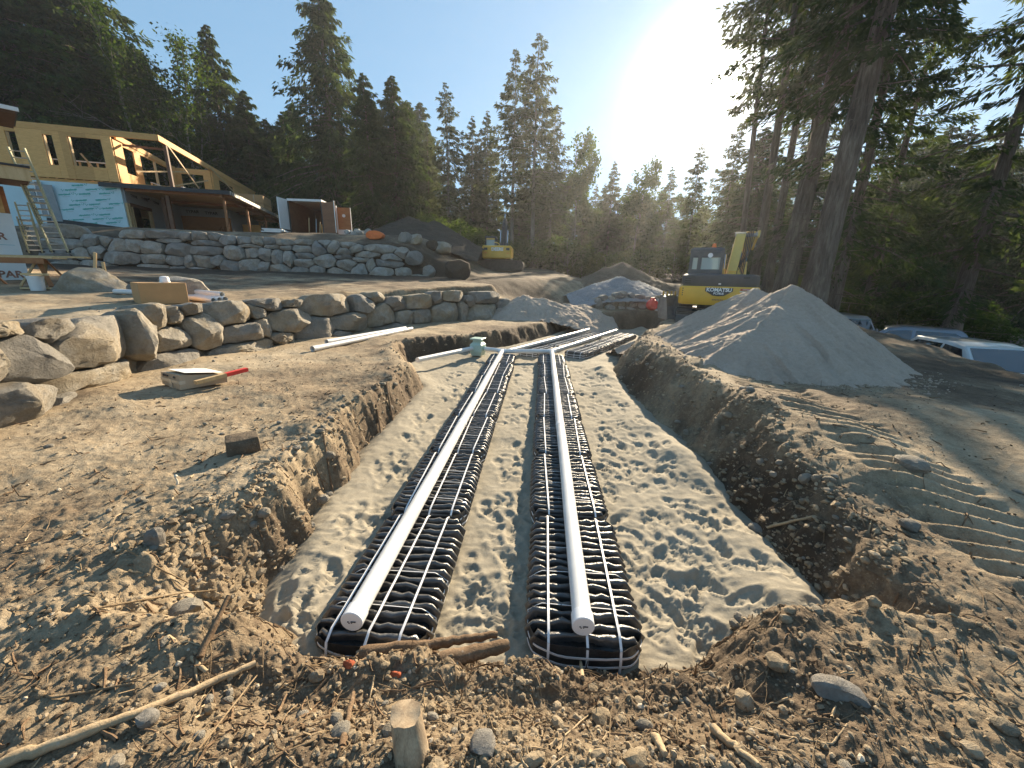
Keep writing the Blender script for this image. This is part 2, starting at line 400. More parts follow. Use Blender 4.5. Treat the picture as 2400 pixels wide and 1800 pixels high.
def glassm(name, col, rough=.03):
    m, nt, b = newmat(name); b.inputs['Base Color'].default_value = (*col, 1); b.inputs['Roughness'].default_value = rough
    b.inputs['Specular IOR Level'].default_value = .9; b.inputs['IOR'].default_value = 1.6; b.inputs['Coat Weight'].default_value = .6; b.inputs['Coat Roughness'].default_value = .02
    return m
M['car_glass'] = glassm('car_glass', (.012, .016, .02))
m_, nt_, b_ = newmat('cab_glass'); b_.inputs['Base Color'].default_value = (.75, .85, .8, 1); b_.inputs['Roughness'].default_value = .05; b_.inputs['Alpha'].default_value = .35; M['cab_glass'] = m_
def paint(name, col): 
    m, nt, b = newmat(name); t = NT(nt)
    c = t.mix(t.ramp(t.noise(2, 4, .6, t.obj()), [(.3, 0), (.8, .4)]), col, (.25, .22, .18)); nt.links.new(c, b.inputs['Base Color'])
    b.inputs['Roughness'].default_value = .3; b.inputs['Metallic'].default_value = .25; b.inputs['Coat Weight'].default_value = .8; b.inputs['Coat Roughness'].default_value = .05; return m
M['paint_blue'] = paint('paint_blue', (.16, .20, .26)); M['paint_white'] = paint('paint_white', (.62, .66, .66)); M['paint_silver'] = paint('paint_silver', (.46, .49, .52))
def leafm(name, cols, trans=.45):
    m, nt, b = newmat(name); t = NT(nt); nt.nodes.remove(b); out = nt.nodes['Material Output']
    f = t.noise(.55, 3, .6, t.pos()); g = t.noise(7, 2, .5, t.pos())
    c = t.ramp(t.math('ADD', t.math('MULTIPLY', f, .6), t.math('MULTIPLY', g, .4)), [(.34, cols[0]), (.5, cols[1]), (.68, cols[2])])
    c = t.mix(t.math('MULTIPLY', t.rnd(), .35), c, cols[0])
    d = t.n('BsdfDiffuse'); nt.links.new(c, d.inputs[0]); tr = t.n('BsdfTranslucent'); nt.links.new(t.mix(1.0, c, (1.1, 1.15, .55), 'MULTIPLY'), tr.inputs[0])
    mx = t.n('MixShader'); mx.inputs[0].default_value = trans; nt.links.new(d.outputs[0], mx.inputs[1]); nt.links.new(tr.outputs[0], mx.inputs[2]); nt.links.new(mx.outputs[0], out.inputs[0]); return m
M['needles'] = leafm('needles', [(.028, .044, .020), (.058, .082, .034), (.115, .135, .055)], .45)
M['needles_green'] = leafm('needles_green', [(.025, .05, .015), (.055, .10, .028), (.11, .16, .045)], .45)
M['needles_grey'] = leafm('needles_grey', [(.05, .06, .036), (.085, .095, .055), (.14, .145, .085)], .45)
M['leaves'] = leafm('leaves', [(.03, .055, .015), (.07, .105, .028), (.15, .17, .05)], .5)
M['ivy'] = leafm('ivy', [(.02, .045, .012), (.06, .095, .022), (.14, .16, .04)], .4)
# ------------------------------------------------------------------ terrain
W1 = np.array([(-4.6, -6), (-4.9, 1.5), (-5.3, 3.4), (-5.6, 4.4), (-6.0, 5.6), (-6.15, 7.0), (-5.85, 8.5), (-5.2, 10.3), (-4.35, 12.2), (-2.0, 15.4), (-0.1, 17.4), (1.6, 19.5), (4.0, 23), (7, 27)])
W2 = np.array([(-60, 19.0), (-23, 20.0), (-12, 20.9), (-7, 21.4), (-3.2, 21.9), (0, 22.4)])
XL = np.array([(-1.22, 1.2), (-1.24, 1.8), (-1.40, 2.2), (-1.54, 2.8), (-1.66, 3.5), (-1.62, 5), (-1.6, 7.3), (-2.1, 8.2), (-2.45, 9.0), (-2.3, 9.9), (-1.4, 10.9), (-.2, 12), (.5, 13), (1.6, 15), (2.4, 16.6), (2.8, 18)])
XR = np.array([(1.85, 1.2), (1.82, 1.8), (1.92, 2.4), (2.06, 4.3), (2.05, 7), (2.15, 9.1), (3.0, 11), (4.2, 13), (5.2, 15), (5.6, 16.5), (5.8, 18)])
def w1x(y): return np.interp(y, W1[:, 1], W1[:, 0])
def w2y(x): return np.interp(x, W2[:, 0], W2[:, 1])
def trench_q(x, y):
    wob = .16 * fbm2(x * 1.1, y * 1.1, 3, 5) + .09 * fbm2(x * 4, y * 4, 3, 9)
    xl = np.interp(y, XL[:, 1], XL[:, 0]); xr = np.interp(y, XR[:, 1], XR[:, 0])
    wl = .42 + .45 * (1 - sstep(1.9, 2.9, y)) + .25 * sstep(9, 11, y)
    wr = .55 + .3 * sstep(3, 5, y)
    q = np.minimum((x - xl + wob) / wl, (xr - x + wob) / wr)
    q = np.minimum(q, (y - 1.90 - .20 * sstep(.95, 1.6, x) - .15 * sstep(-1.0, -1.4, x) + wob * .5 + .04 * np.sin(x * 3)) / .5)
    return np.minimum(q, (17.3 - y + wob) / .9)
def base_height(x, y):
    zA = .50 + .045 * fbm2(x * .5, y * .5, 3, 1) + .20 * sstep(1.6, 3.2, x) * sstep(2.0, 4.5, y) + .07 * sstep(0, 1.2, 1.2 - y)
    zA = zA - .20 * sstep(.95, 1.35, y) * sstep(-1.5, -1.0, x) * (1 - sstep(.9, 1.5, x)) * (1 - sstep(2, 2.6, y))
    xl = np.interp(y, XL[:, 1], XL[:, 0]); xr = np.interp(y, XR[:, 1], XR[:, 0])
    mid = sstep(2.2, 3.4, y) * (1 - sstep(9.5, 12.5, y))
    zA = zA + .07 * np.exp(-((x - xl + .55) / .35) ** 2) * mid * (1 + fbm2(x * 2, y * 2, 2, 4))
    zA = zA + .16 * np.exp(-((x - xr - 1.15) / .5) ** 2) * mid * (1 + .8 * fbm2(x * 1.5, y * 1.5, 2, 14))
    zA = zA + .12 * sstep(8, 12, y) * sstep(3, 5, x)
    zA = zA + .60 * sstep(18.9, 19.5, y) * sstep(2.6, 4.2, x) * (1 - sstep(8, 10, x))
    zA = np.maximum(zA, .72 + 1.3 * sstep(17.5, 30, y)) * sstep(0, 1, 1) if False else np.where(y > 17.5, np.maximum(zA, .62 + 1.35 * sstep(17.5, 30, y)), zA)
    zA = zA + .035 * np.maximum(0, y - 38)
    dr = sstep(10.5, 12.2, x - .42 * np.maximum(0, y - 8.5) + .25 * fbm2(x * .6, y * .6, 2, 3))
    zA = zA * (1 - dr) + (-1.40 + .035 * np.maximum(0, y - 25)) * dr
    zA = zA - .24 * sstep(5.5, 9.5, x - .1 * np.maximum(0, y - 9)) * (1 - sstep(14, 20, y)) * (1 - dr)
    q = trench_q(x, y); t = sstep(-1, 0, q)
    zA = zA * (1 - t) + (-.13) * t
    sW = w1x(y) - x
    wB = sstep(.2, .65 + 3.2 * sstep(17, 19.5, y), sW)
    zB = .84 + .055 * y - .018 * x + .05 * fbm2(x * .45, y * .45, 3, 2)
    z = zA * (1 - wB) + zB * wB
    sC = y - w2y(x)
    wC = sstep(.25, .85, sC) * (1 - sstep(-6.5, -1.6, x - .05 * (y - 22)))
    zC = 3.72 + .78 * sstep(0.3, 4.5, sC) + .09 * np.maximum(0, y - 46) + .05 * fbm2(x * .4, y * .4, 2, 6)
    return z * (1 - wC) + zC * wC, q, wB, wC
def fine(x, y, r):
    near = 1 - sstep(6, 12, r); vn = 1 - sstep(2.5, 5.5, r)
    fg = (1 - sstep(2.2, 3.0, y)) * (1 - sstep(1.2, 2.4, x))
    a = 1.0 + .5 * fg
    d = a * (.016 * bil2(x * 2.1, y * 2.1, 4, 11) + near * .010 * bil2(x * 10, y * 10, 3, 12) + vn * .007 * fbm2(x * 30, y * 30, 3, 13))
    d = d + .05 * fbm2(x * 1.3, y * 1.3, 2, 21) * sstep(2, 6, r)
    # excavator track prints on the right
    tr = sstep(2.75, 2.95, x - .12 * (y - 2)) * (1 - sstep(3.55, 3.75, x - .12 * (y - 2))) * sstep(1.5, 1.9, y) * (1 - sstep(5.5, 7, y))
    d = d * (1 - .6 * tr) + tr * ((.024 + .02 * vn2(x * 2.3, y * 2.3, 77)) * np.sin((y + .25 * x + .03 * vn2(x * 4, y * 4) + .012 * vn2(x * 15, y * 15)) * 2 * math.pi / .17) - .03)
    return d
def gheight(x, y):
    x = np.asarray(x, float); y = np.asarray(y, float); r = np.hypot(x, y)
    z, q, wB, wC = base_height(x, y)
    d = fine(x, y, r)
    edge = np.exp(-((q + .5) / .5) ** 2)
    rag = edge * (.09 * bil2(x * 2.9, y * 2.9, 4, 31) + .07 * fbm2(x * 9, y * 9, 4, 32)) * (1 - sstep(12, 18, r))
    return z + d * (1 + .4 * edge) + rag
def gz(x, y): return float(gheight(np.array([x]), np.array([y]))[0])

rr = np.concatenate([np.geomspace(.32, 6, 520, endpoint=False), np.geomspace(6, 30, 210, endpoint=False), np.geomspace(30, 118, 50)])
th = np.concatenate([np.linspace(R(-72), R(72), 820, endpoint=False), np.linspace(R(72), R(288), 70, endpoint=False)])
TH, RR = np.meshgrid(th, rr)
X = RR * np.sin(TH); Y = RR * np.cos(TH)
Z = gheight(X, Y)
nr, na = X.shape
V = np.stack([X.ravel(), Y.ravel(), Z.ravel()], 1); V = np.vstack([V, [[0, 0, gz(0, 0.05)]]])
ii = np.arange(nr - 1)[:, None] * na; jj = np.arange(na)[None, :]; j2 = (jj + 1) % na
Q = np.stack([ii + jj, ii + j2, ii + na + j2, ii + na + jj], -1).reshape(-1, 4)
Q = Q[:, ::-1]
gm = mesh_np('ground', V, Q, True, M['dirt'])
q = trench_q(X, Y); _, _, wB, wC = base_height(X, Y)
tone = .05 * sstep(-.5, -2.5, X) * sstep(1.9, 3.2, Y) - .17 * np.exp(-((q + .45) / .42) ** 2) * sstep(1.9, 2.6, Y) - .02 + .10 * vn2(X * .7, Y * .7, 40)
tone = tone + .09 * fbm2(X * 3.5, Y * 3.5, 3, 41) - .13 * sstep(3.5, 6, X) * sstep(3.5, 6, Y)  # last term puts shade into the soil colour of the right-hand ground
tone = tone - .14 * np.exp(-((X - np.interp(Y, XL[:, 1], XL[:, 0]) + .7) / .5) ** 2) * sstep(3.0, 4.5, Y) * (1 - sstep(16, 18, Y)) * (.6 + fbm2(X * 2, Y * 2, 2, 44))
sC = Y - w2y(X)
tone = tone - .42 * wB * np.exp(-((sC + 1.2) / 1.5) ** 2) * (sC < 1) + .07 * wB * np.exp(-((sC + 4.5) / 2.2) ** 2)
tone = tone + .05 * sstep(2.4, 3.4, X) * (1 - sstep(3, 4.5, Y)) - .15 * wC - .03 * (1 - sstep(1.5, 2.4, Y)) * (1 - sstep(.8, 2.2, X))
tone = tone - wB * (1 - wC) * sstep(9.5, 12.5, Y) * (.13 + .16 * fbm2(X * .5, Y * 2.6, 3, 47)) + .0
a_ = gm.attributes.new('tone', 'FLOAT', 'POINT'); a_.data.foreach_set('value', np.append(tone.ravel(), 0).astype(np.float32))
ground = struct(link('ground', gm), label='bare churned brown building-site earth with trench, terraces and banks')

# sand bedding in the trench
yy = np.geomspace(1.25, 17.6, 460); tt = np.linspace(-.75, 1.0, 0) if False else np.linspace(0, 1, 250)
YY = np.repeat(yy[:, None], len(tt), 1)
xa = np.interp(yy, XL[:, 1], XL[:, 0]) - .55; xb = np.interp(yy, XR[:, 1], XR[:, 0]) + .6
XX = xa[:, None] + (xb - xa)[:, None] * tt[None]
xl_ = XX - xa[:, None] - .55; xr_ = xb[:, None] - .6 - XX
SZ = .015 + .02 * fbm2(XX * 1.2, YY * 1.2, 3, 50) + .010 * fbm2(XX * 7, YY * 7, 3, 51) + .005 * bil2(XX * 18, YY * 18, 2, 52)
SZ = SZ + .07 * np.exp(-(xl_ / .3) ** 2) + .10 * np.exp(-(xr_ / .35) ** 2) * (1 + .8 * fbm2(XX * 1.5, YY * 1.5, 2, 53)) + .05 * sstep(-.1, .7, XX - 1.2) * (1 - sstep(2.6, 3.6, YY))
SZ = SZ - .28 * sstep(1.72, 1.45, YY - .24 * sstep(.95, 1.6, XX)) - .10 * sstep(0, -.5, xl_) * 1.0 - .06 * sstep(0, -.5, xr_)
rp = np.random.default_rng(11)
def rowx(y): return -.78 + (y - 1.8) * .0635, .45 + (y - 1.8) * .0665
n_fp = 0
for _ in range(900):
    py = 1.75 * (14 / 1.75) ** rp.random(); px = rp.uniform(-1.5, 2.0) + .1 * max(0, py - 10) * 3
    cL, cR = rowx(py)
    if min(abs(px - cL), abs(px - cR)) < .40 and py < 10.3: continue
    if n_fp > 560: break
    n_fp += 1
    an = rp.normal(.07, .5); L = rp.uniform(.12, .15); Wd = rp.uniform(.045, .06); dp = rp.uniform(.009, .021)
    mk = (np.abs(XX - px) < .3) & (np.abs(YY - py) < .3)
    if not mk.any(): continue
    dx = XX[mk] - px; dy = YY[mk] - py
    a = (dx * math.sin(an) + dy * math.cos(an)) / L; b = (dx * math.cos(an) - dy * math.sin(an)) / (Wd * (1 + .25 * a))
    rad = np.sqrt(a * a + b * b)
    tread = .0045 * np.sin(a * 24) * (rad < .85) - .006 * (np.abs(a + .15) < .12) * (rad < .9) * -1
    SZ[mk] += -dp * (1 - sstep(.75, 1.1, rad)) + .005 * np.exp(-((rad - 1.25) / .2) ** 2) + tread
nr, na = XX.shape
ii = np.arange(nr - 1)[:, None] * na; jj = np.arange(na - 1)[None, :]
Q = np.stack([ii + jj, ii + jj + 1, ii + na + jj + 1, ii + na + jj], -1).reshape(-1, 4)
sand = struct(link('sand_bed', mesh_np('sand_bed', np.stack([XX.ravel(), YY.ravel(), SZ.ravel()], 1), Q, True, M['sand'])), label='pale trampled bedding sand full of boot prints in the trench')

# heaps
def heap(name, cones, mat, label, amp=.04, n=150, fr=2.5, ripple=0.0, k=9.0, cat='heap', seed=60, rill=0.0):
    cs = np.array(cones, float)
    x0 = (cs[:, 0] - cs[:, 2] / cs[:, 3] * 1.25).min(); x1 = (cs[:, 0] + cs[:, 2] / cs[:, 3] * 1.25).max()
    y0 = (cs[:, 1] - cs[:, 2] / cs[:, 3] * 1.25).min(); y1 = (cs[:, 1] + cs[:, 2] / cs[:, 3] * 1.25).max()
    gx, gy = np.meshgrid(np.linspace(x0, x1, n), np.linspace(y0, y1, n))
    g = gheight(gx, gy)
    wx = gx + .10 * fbm2(gx * 1.2, gy * 1.2, 3, seed); wy = gy + .10 * fbm2(gx * 1.2, gy * 1.2, 3, seed + 1)
    hs = []
    for cx, cy_, h, s in cs:
        dd = np.hypot(wx - cx, wy - cy_); an = np.arctan2(wx - cx, wy - cy_)
        hs.append(h - s * np.sqrt(dd * dd + .015) + rill * np.abs(vn2(an * 9, dd * .7, seed + 4)) * np.minimum(dd, 1.5))
    hs = np.stack(hs); hh = np.log(np.exp(k * hs).sum(0)) / k
    zb = np.median([gz(c[0], c[1]) for c in cs])
    det = amp * bil2(gx * fr, gy * fr, 4, seed + 2) + amp * .5 * fbm2(gx * fr * 4, gy * fr * 4, 3, seed + 3)
    z = zb + hh + det
    skirt = np.maximum(z, g - .12)
    keep = z > g - .10
    kf = keep[:-1, :-1] | keep[1:, :-1] | keep[:-1, 1:] | keep[1:, 1:]
    z = np.where(keep, z, g - .5)
    idx = np.arange(n * n).reshape(n, n)
    Qf = np.stack([idx[:-1, :-1], idx[:-1, 1:], idx[1:, 1:], idx[1:, :-1]], -1)[kf]
    used = np.unique(Qf); mp = -np.ones(n * n, int); mp[used] = np.arange(len(used))
    Vv = np.stack([gx.ravel(), gy.ravel(), z.ravel()], 1)[used]; c0 = np.array([cs[0, 0], cs[0, 1], zb])
    return tag(link(name, mesh_np(name, Vv - c0, mp[Qf], True, mat), loc=c0), label, cat)
# cones: x, y, height above the ground there, slope
heap('sand_pile', [(5.70, 8.3, 1.46, .80), (5.1, 7.75, 1.02, .58), (4.3, 7.25, .55, .45), (5.95, 10.0, 1.34, .66), (5.2, 9.4, .85, .52)], M['pile_sand'], 'big pointed pile of grey-beige sand on the right bank in front of the yellow excavator', .035, 240, 4.0, seed=60, k=14, rill=.10)
heap('sand_pile', [(.5, 17.6, .85, .50), (1.3, 17.5, .72, .48), (2.3, 17.8, .5, .45), (3.2, 18.3, .45, .45)], M['pile_sand'], 'low grey sand heap slumped at the far end of the lower boulder wall', .07, 150, 2.6, seed=70, cat='heap', rill=.05)
heap('gravel_pile', [(5.6, 21.6, .95, .42), (6.6, 21.4, .7, .42), (4.6, 21.9, .55, .40)], M['pile_gravel'], 'blue-grey crushed gravel pile behind the small round boulder wall', .05, 90, 5, seed=80)
heap('dirt_pile', [(7.2, 27.5, 1.5, .55), (6.2, 27.2, 1.15, .5), (8.2, 27, .95, .5)], M['pile_brown'], 'brown dirt pile behind the gravel pile near the forest edge', .09, 80, 2, seed=90)
heap('dirt_pile', [(-7.5, 30.0, 1.75, .45), (-5.9, 30.6, 1.6, .55), (-9, 29.8, 1.0, .4)], M['pile_dark'], 'large dark soil pile between the cargo trailer and the small far excavator', .10, 100, 1.8, seed=100)
# ------------------------------------------------------------------ boulders and boulder walls
def vn3(p, s): return mnoise.noise(Vector(p) + Vector((s * 3.7, s * 1.3, s * 9.1)))
def boulder_mesh(poly, depth, seed, bulge=.12, npt=20, back=.35, rough=.03, rings=None, mat=None, cuts=4):
    """poly: outline in the wall plane (x right, z up), front towards -y"""
    rs = random.Random(seed)
    P = [Vector((p[0], p[1])) for p in poly]
    for _ in range(1):                                # soften corners
        Qp = []
        for i in range(len(P)):
            a, b = P[i], P[(i + 1) % len(P)]; Qp += [a * .93 + b * .07, a * .07 + b * .93]
        P = Qp
    L = [0]
    for i in range(len(P)): L.append(L[-1] + (P[(i + 1) % len(P)] - P[i]).length)
    S = []
    for k in range(npt):
        t = L[-1] * k / npt; i = max(j for j in range(len(P)) if L[j] <= t + 1e-9); i = min(i, len(P) - 1)
        f = (t - L[i]) / max(1e-6, L[i + 1] - L[i]); S.append(P[i].lerp(P[(i + 1) % len(P)], f))
    c = sum(S, Vector((0, 0))) / npt
    w = max(p.x for p in S) - min(p.x for p in S); h = max(p.y for p in S) - min(p.y for p in S); sz = min(w, h)
    rings = rings or [(.80, back), (.97, back * .6), (1.0, .10), (.998, 0.0), (.985, -bulge * .55), (.945, -bulge * .86), (.80, -bulge * .97), (.55, -bulge * 1.03), (.27, -bulge * 1.05)]
    vs = []; fs = []
    for s_, y in rings:
        for p in S: q_ = c + (p - c) * s_; vs.append(Vector((q_.x, y, q_.y)))
    vs.append(Vector((c.x, -bulge * 1.05, c.y))); vs.append(Vector((c.x, back, c.y)))
    n = npt
    for i in range(len(rings) - 1):
        for k in range(n): k2 = (k + 1) % n; fs.append((i * n + k, i * n + k2, i * n + n + k2, i * n + n + k))
    e = (len(rings) - 1) * n
    for k in range(n): fs.append((e + k, e + (k + 1) % n, len(vs) - 2)); fs.append(((k + 1) % n, k, len(vs) - 1))
    if back < .75 * w or True:
        tx, tz = rs.uniform(-.38, .38), rs.uniform(-.30, .45)
        for v_ in vs:
            k_ = max(0.0, min(1.0, (.12 - v_.y) / .15)); v_.y += k_ * ((v_.x - c.x) * tx + (v_.z - c.y) * tz) * .6
    planes = []
    for _ in range(cuts):
        a = rs.uniform(0, 2 * math.pi); nn = Vector((math.cos(a) * rs.uniform(.25, .9), -1, math.sin(a) * rs.uniform(.25, .9))).normalized()
        o = Vector((c.x + math.cos(a) * w * .24, -bulge * rs.uniform(.3, .95), c.y + math.sin(a) * h * .24)); planes.append((nn, o))
    for i, v_ in enumerate(vs):
        for nn, o in planes:
            d = (v_ - o).dot(nn)
            if d > 0: v_ -= nn * d
        f = 1.0 / max(.12, sz)
        off = vn3(v_ * f * 1.3, seed) * rough * .5 + vn3(v_ * f * 3.2, seed + 5) * rough * .5 + vn3(v_ * f * 7, seed + 8) * rough * .4 + vn3(v_ * f * 15, seed + 9) * rough * .22
        d = Vector((v_.x - c.x, v_.y - .05, v_.z - c.y)); 
        if d.length > 1e-4: v_ += d.normalized() * off
    m = MB(); m.add(vs, fs); return m.mesh('boulder', mat, 24)
def cells(seeds, lim=1.3, gap=.02):
    """seeds: (s, t, a, b) centre and half sizes -> polygons fitted against the neighbours"""
    out = []
    for i, (s0, t0, a, b) in enumerate(seeds):
        poly = [Vector((s0 + a * lim * math.copysign(abs(math.cos(k * math.pi / 8)) ** .7, math.cos(k * math.pi / 8)), t0 + b * lim * math.copysign(abs(math.sin(k * math.pi / 8)) ** .7, math.sin(k * math.pi / 8)))) for k in range(16)]
        for j, (s1, t1, a1, b1) in enumerate(seeds):
            if i == j: continue
            d = Vector((s1 - s0, t1 - t0)); L = d.length
            if L < 1e-4 or L > (max(a, b) + max(a1, b1)) * 1.4: continue
            u = d / L
            r0 = 1 / math.hypot(u.x / a, u.y / b); r1 = 1 / math.hypot(u.x / a1, u.y / b1)
            # slanted bisector, perpendicular in the mean metric
            nn = Vector((u.x / (a * a1), u.y / (b * b1))).normalized()
            o = Vector((s0, t0)) + u * (L * r0 / (r0 + r1)) - nn * gap * .5
            new = []
            for k in range(len(poly)):
                p, q_ = poly[k], poly[(k + 1) % len(poly)]; dp, dq = (p - o).dot(nn), (q_ - o).dot(nn)
                if dp <= 0: new.append(p)
                if dp * dq < 0: new.append(p.lerp(q_, dp / (dp - dq)))
            poly = new
            if len(poly) < 3: break
        cl = []
        for p in poly:
            if not cl or (p - cl[-1]).length > .03: cl.append(p)
        out.append(cl if len(cl) >= 4 else None)
    return out
class WallSurf:
    def __init__(s, line, batter=.10):
        s.P = np.array(line, float); d = np.diff(s.P, axis=0); s.L = np.concatenate([[0], np.cumsum(np.hypot(d[:, 0], d[:, 1]))]); s.b = batter
    def hit(s, u, v):
        d = ray(u, v)
        for i in range(len(s.P) - 1):
            a, b = s.P[i], s.P[i + 1]; e = b - a
            den = d[0] * e[1] - d[1] * e[0]
            if abs(den) < 1e-9: continue
            t = (a[0] * e[1] - a[1] * e[0]) / den; k = (d[0] * t - a[0]) / e[0] if abs(e[0]) > abs(e[1]) else (d[1] * t - a[1]) / e[1]
            if t > 0 and -1e-6 <= k <= 1.000001: return s.L[i] + k * math.hypot(*e), d[2] * t + EYE, t
        return None
    def frame(s, l):
        x = np.interp(l, s.L, s.P[:, 0]); y = np.interp(l, s.L, s.P[:, 1])
        x2 = np.interp(l + .5, s.L, s.P[:, 0]) - np.interp(l - .5, s.L, s.P[:, 0]); y2 = np.interp(l + .5, s.L, s.P[:, 1]) - np.interp(l - .5, s.L, s.P[:, 1])
        return Vector((x, y, 0)), math.atan2(y2, x2)
def build_wall(surf, px, label, mat, seed, bulge, npt=20, zref=0, back=.4, rough=.03, lim=1.3, cat='wall', round_=False, extra=(), gap=.02):
    sd = []
    for cx, cy_, w, h in px:
        r = surf.hit(cx, cy_)
        if r is None: continue
        l, z, t = r
        a1 = surf.hit(cx - w / 2, cy_); a2 = surf.hit(cx + w / 2, cy_); d = np.linalg.norm(ray(cx, cy_))
        hw = (a2[0] - a1[0]) / 2 if a1 and a2 else w / F_PX * t / 2
        sd.append((l, z, max(.08, hw), max(.07, h / F_PX * t / 2)))
    sd += list(extra)
    p0, a0 = surf.frame(sum(s_[0] for s_ in sd) / len(sd)); root = thing('boulder_wall', label, cat, (p0.x, p0.y, zref)); root['kind'] = 'thing'
    for i, (s_, poly) in enumerate(zip(sd, cells(sd, lim, gap))):
        if not poly: continue
        p, a = surf.frame(s_[0])
        loc = [(q_.x - s_[0], q_.y - s_[1]) for q_ in poly]
        me = boulder_mesh(loc, .5, seed + i, bulge * (.6 + .6 * min(1.2, min(s_[2], s_[3]) / .3)), npt, back, rough, mat=mat, cuts=2 if round_ else 9)
        o = link('boulder', me, root); ju = random.Random(seed * 3 + i)
        z = s_[1]; lean = (z - zref) * surf.b + ju.uniform(-.05, .05)
        o.location = (p.x - p0.x - math.sin(a) * lean, p.y - p0.y + math.cos(a) * lean, z - zref)
        o.rotation_euler = (ju.uniform(-.06, .06) - .05, 0, a + ju.uniform(-.06, .06))
    return root
def zc(lst, ox, oy, s): return [(ox + a * s, oy + b * s, c * s, d * s) for a, b, c, d in lst]
K7 = 700 / 2212
w1px = zc([(30, 1090, 180, 330), (120, 860, 260, 100), (270, 1080, 420, 400), (420, 870, 320, 130), (760, 985, 580, 340), (1105, 925, 210, 350), (770, 1205, 830, 200), (640, 1370, 480, 210), (170, 1400, 540, 320),
  (1190, 775, 170, 170), (1340, 765, 150, 110), (1320, 930, 270, 190), (1320, 1090, 470, 160), (1530, 870, 280, 290), (1460, 720, 150, 80), (1740, 755, 350, 160), (1810, 890, 310, 160), (1940, 730, 160, 100), (1970, 850, 140, 160), (1860, 990, 560, 130)], 0, 500, K7)
w1px += zc([(130, 1000, 270, 80), (290, 990, 140, 50), (270, 1115, 350, 180), (450, 1180, 290, 190), (190, 1240, 200, 90), (560, 1005, 380, 140), (830, 990, 170, 120), (910, 945, 130, 70), (700, 1130, 280, 130), (940, 1080, 230, 180), (1070, 990, 150, 90), (1110, 1090, 120, 100), (1230, 980, 210, 100), (1240, 1070, 150, 100), (1360, 945, 100, 80), (1420, 1045, 210, 140), (1475, 935, 140, 70), (1540, 1030, 90, 130), (1590, 970, 80, 70), (1710, 945, 220, 80), (1690, 1045, 210, 110), (1850, 1010, 110, 100), (600, 1215, 200, 70), (1010, 1160, 200, 60)], 600, 400, K7)
surf1 = WallSurf([(x, y) for x, y in W1 if -6.5 < y < 17.6], .16)
build_wall(surf1, w1px, 'lower retaining wall of big tan and grey boulders beside the pipe trench', M['rock'], 100, .24, 34, .5, .5, .045,
           extra=[(surf1.L[1] - 0.3, .8, .6, .45), (surf1.L[1] + .9, .95, .55, .4), (surf1.L[1] + 1.7, .55, .5, .3)])
w2px = zc([(360, 1150, 300, 110), (400, 1225, 320, 100), (620, 1215, 140, 90), (750, 1220, 100, 60), (560, 1305, 140, 80), (680, 1290, 110, 90), (840, 1250, 170, 90), (950, 1245, 120, 90), (1095, 1270, 170, 90), (1290, 1280, 210, 90), (870, 1335, 280, 90), (1120, 1350, 190, 80), (1280, 1365, 130, 80), (1400, 1375, 90, 90), (1490, 1365, 130, 90), (1490, 1290, 240, 60), (1720, 1305, 170, 100), (1840, 1300, 110, 90), (1600, 1360, 80, 70), (1700, 1405, 130, 90), (1880, 1400, 190, 110),
  (480, 1420, 230, 130), (720, 1425, 290, 100), (400, 1330, 200, 90), (690, 1500, 300, 60), (450, 1510, 200, 70), (1120, 1405, 270, 40), (1310, 1420, 120, 40), (1450, 1430, 200, 40), (930, 1165, 170, 60), (1160, 1170, 250, 60), (1330, 1175, 100, 50), (1430, 1180, 130, 60), (1545, 1180, 90, 50), (1190, 1205, 170, 34), (1490, 1225, 230, 40), (1650, 1205, 130, 60), (1780, 1210, 120, 50), (1890, 1215, 110, 60), (1830, 1250, 170, 30), (240, 1210, 160, 110), (230, 1320, 160, 110), (230, 1430, 180, 110)], 0, 180, K7)
w2px += zc([(60, 520, 120, 50), (180, 528, 120, 40), (340, 530, 120, 40), (90, 558, 130, 30), (200, 568, 90, 35), (320, 572, 160, 50), (450, 570, 110, 120), (490, 540, 90, 50), (560, 565, 90, 80), (660, 550, 110, 40), (640, 600, 120, 60), (720, 580, 100, 60), (910, 580, 220, 55), (800, 620, 190, 50), (1070, 610, 100, 70), (1000, 640, 140, 50),
  (55, 625, 100, 90), (150, 650, 90, 110), (240, 655, 90, 110), (350, 630, 150, 40), (350, 685, 150, 60), (505, 670, 160, 95), (640, 640, 120, 40), (670, 695, 160, 100), (775, 660, 140, 40), (845, 700, 70, 100), (970, 685, 190, 60), (765, 745, 130, 120), (930, 755, 190, 85), (1080, 755, 110, 60), (1160, 645, 110, 80), (40, 710, 130, 80), (170, 725, 180, 80), (325, 750, 150, 80), (455, 745, 120, 90), (600, 765, 180, 90), (900, 810, 80, 35), (1040, 815, 170, 60), (1195, 815, 140, 70), (1290, 830, 80, 60), (60, 775, 200, 30)], 600, 400, K7)
surf2 = WallSurf([(x, y) for x, y in W2 if -30 < x < 1] if False else [(-23, 20.0), (-12, 20.9), (-7, 21.4), (-3.2, 21.9), (0, 22.4)], .22)
build_wall(surf2, w2px, 'long upper retaining wall of stacked grey boulders below the timber house', M['rock_grey'], 400, .28, 18, 1.95, .7, .045)
w3px = zc([(170, 650, 200, 200), (400, 660, 220, 200), (290, 820, 200, 150), (610, 720, 150, 160), (560, 840, 130, 120), (520, 540, 230, 130), (640, 480, 150, 80), (720, 660, 140, 190), (860, 740, 160, 180), (820, 560, 120, 140), (1000, 590, 200, 130), (1060, 740, 190, 150), (1200, 630, 160, 120), (760, 850, 200, 90), (1480, 740, 170, 180), (40, 760, 130, 250), (1250, 780, 140, 140), (1360, 640, 140, 120)], 1400, 640, 220 / 2212)
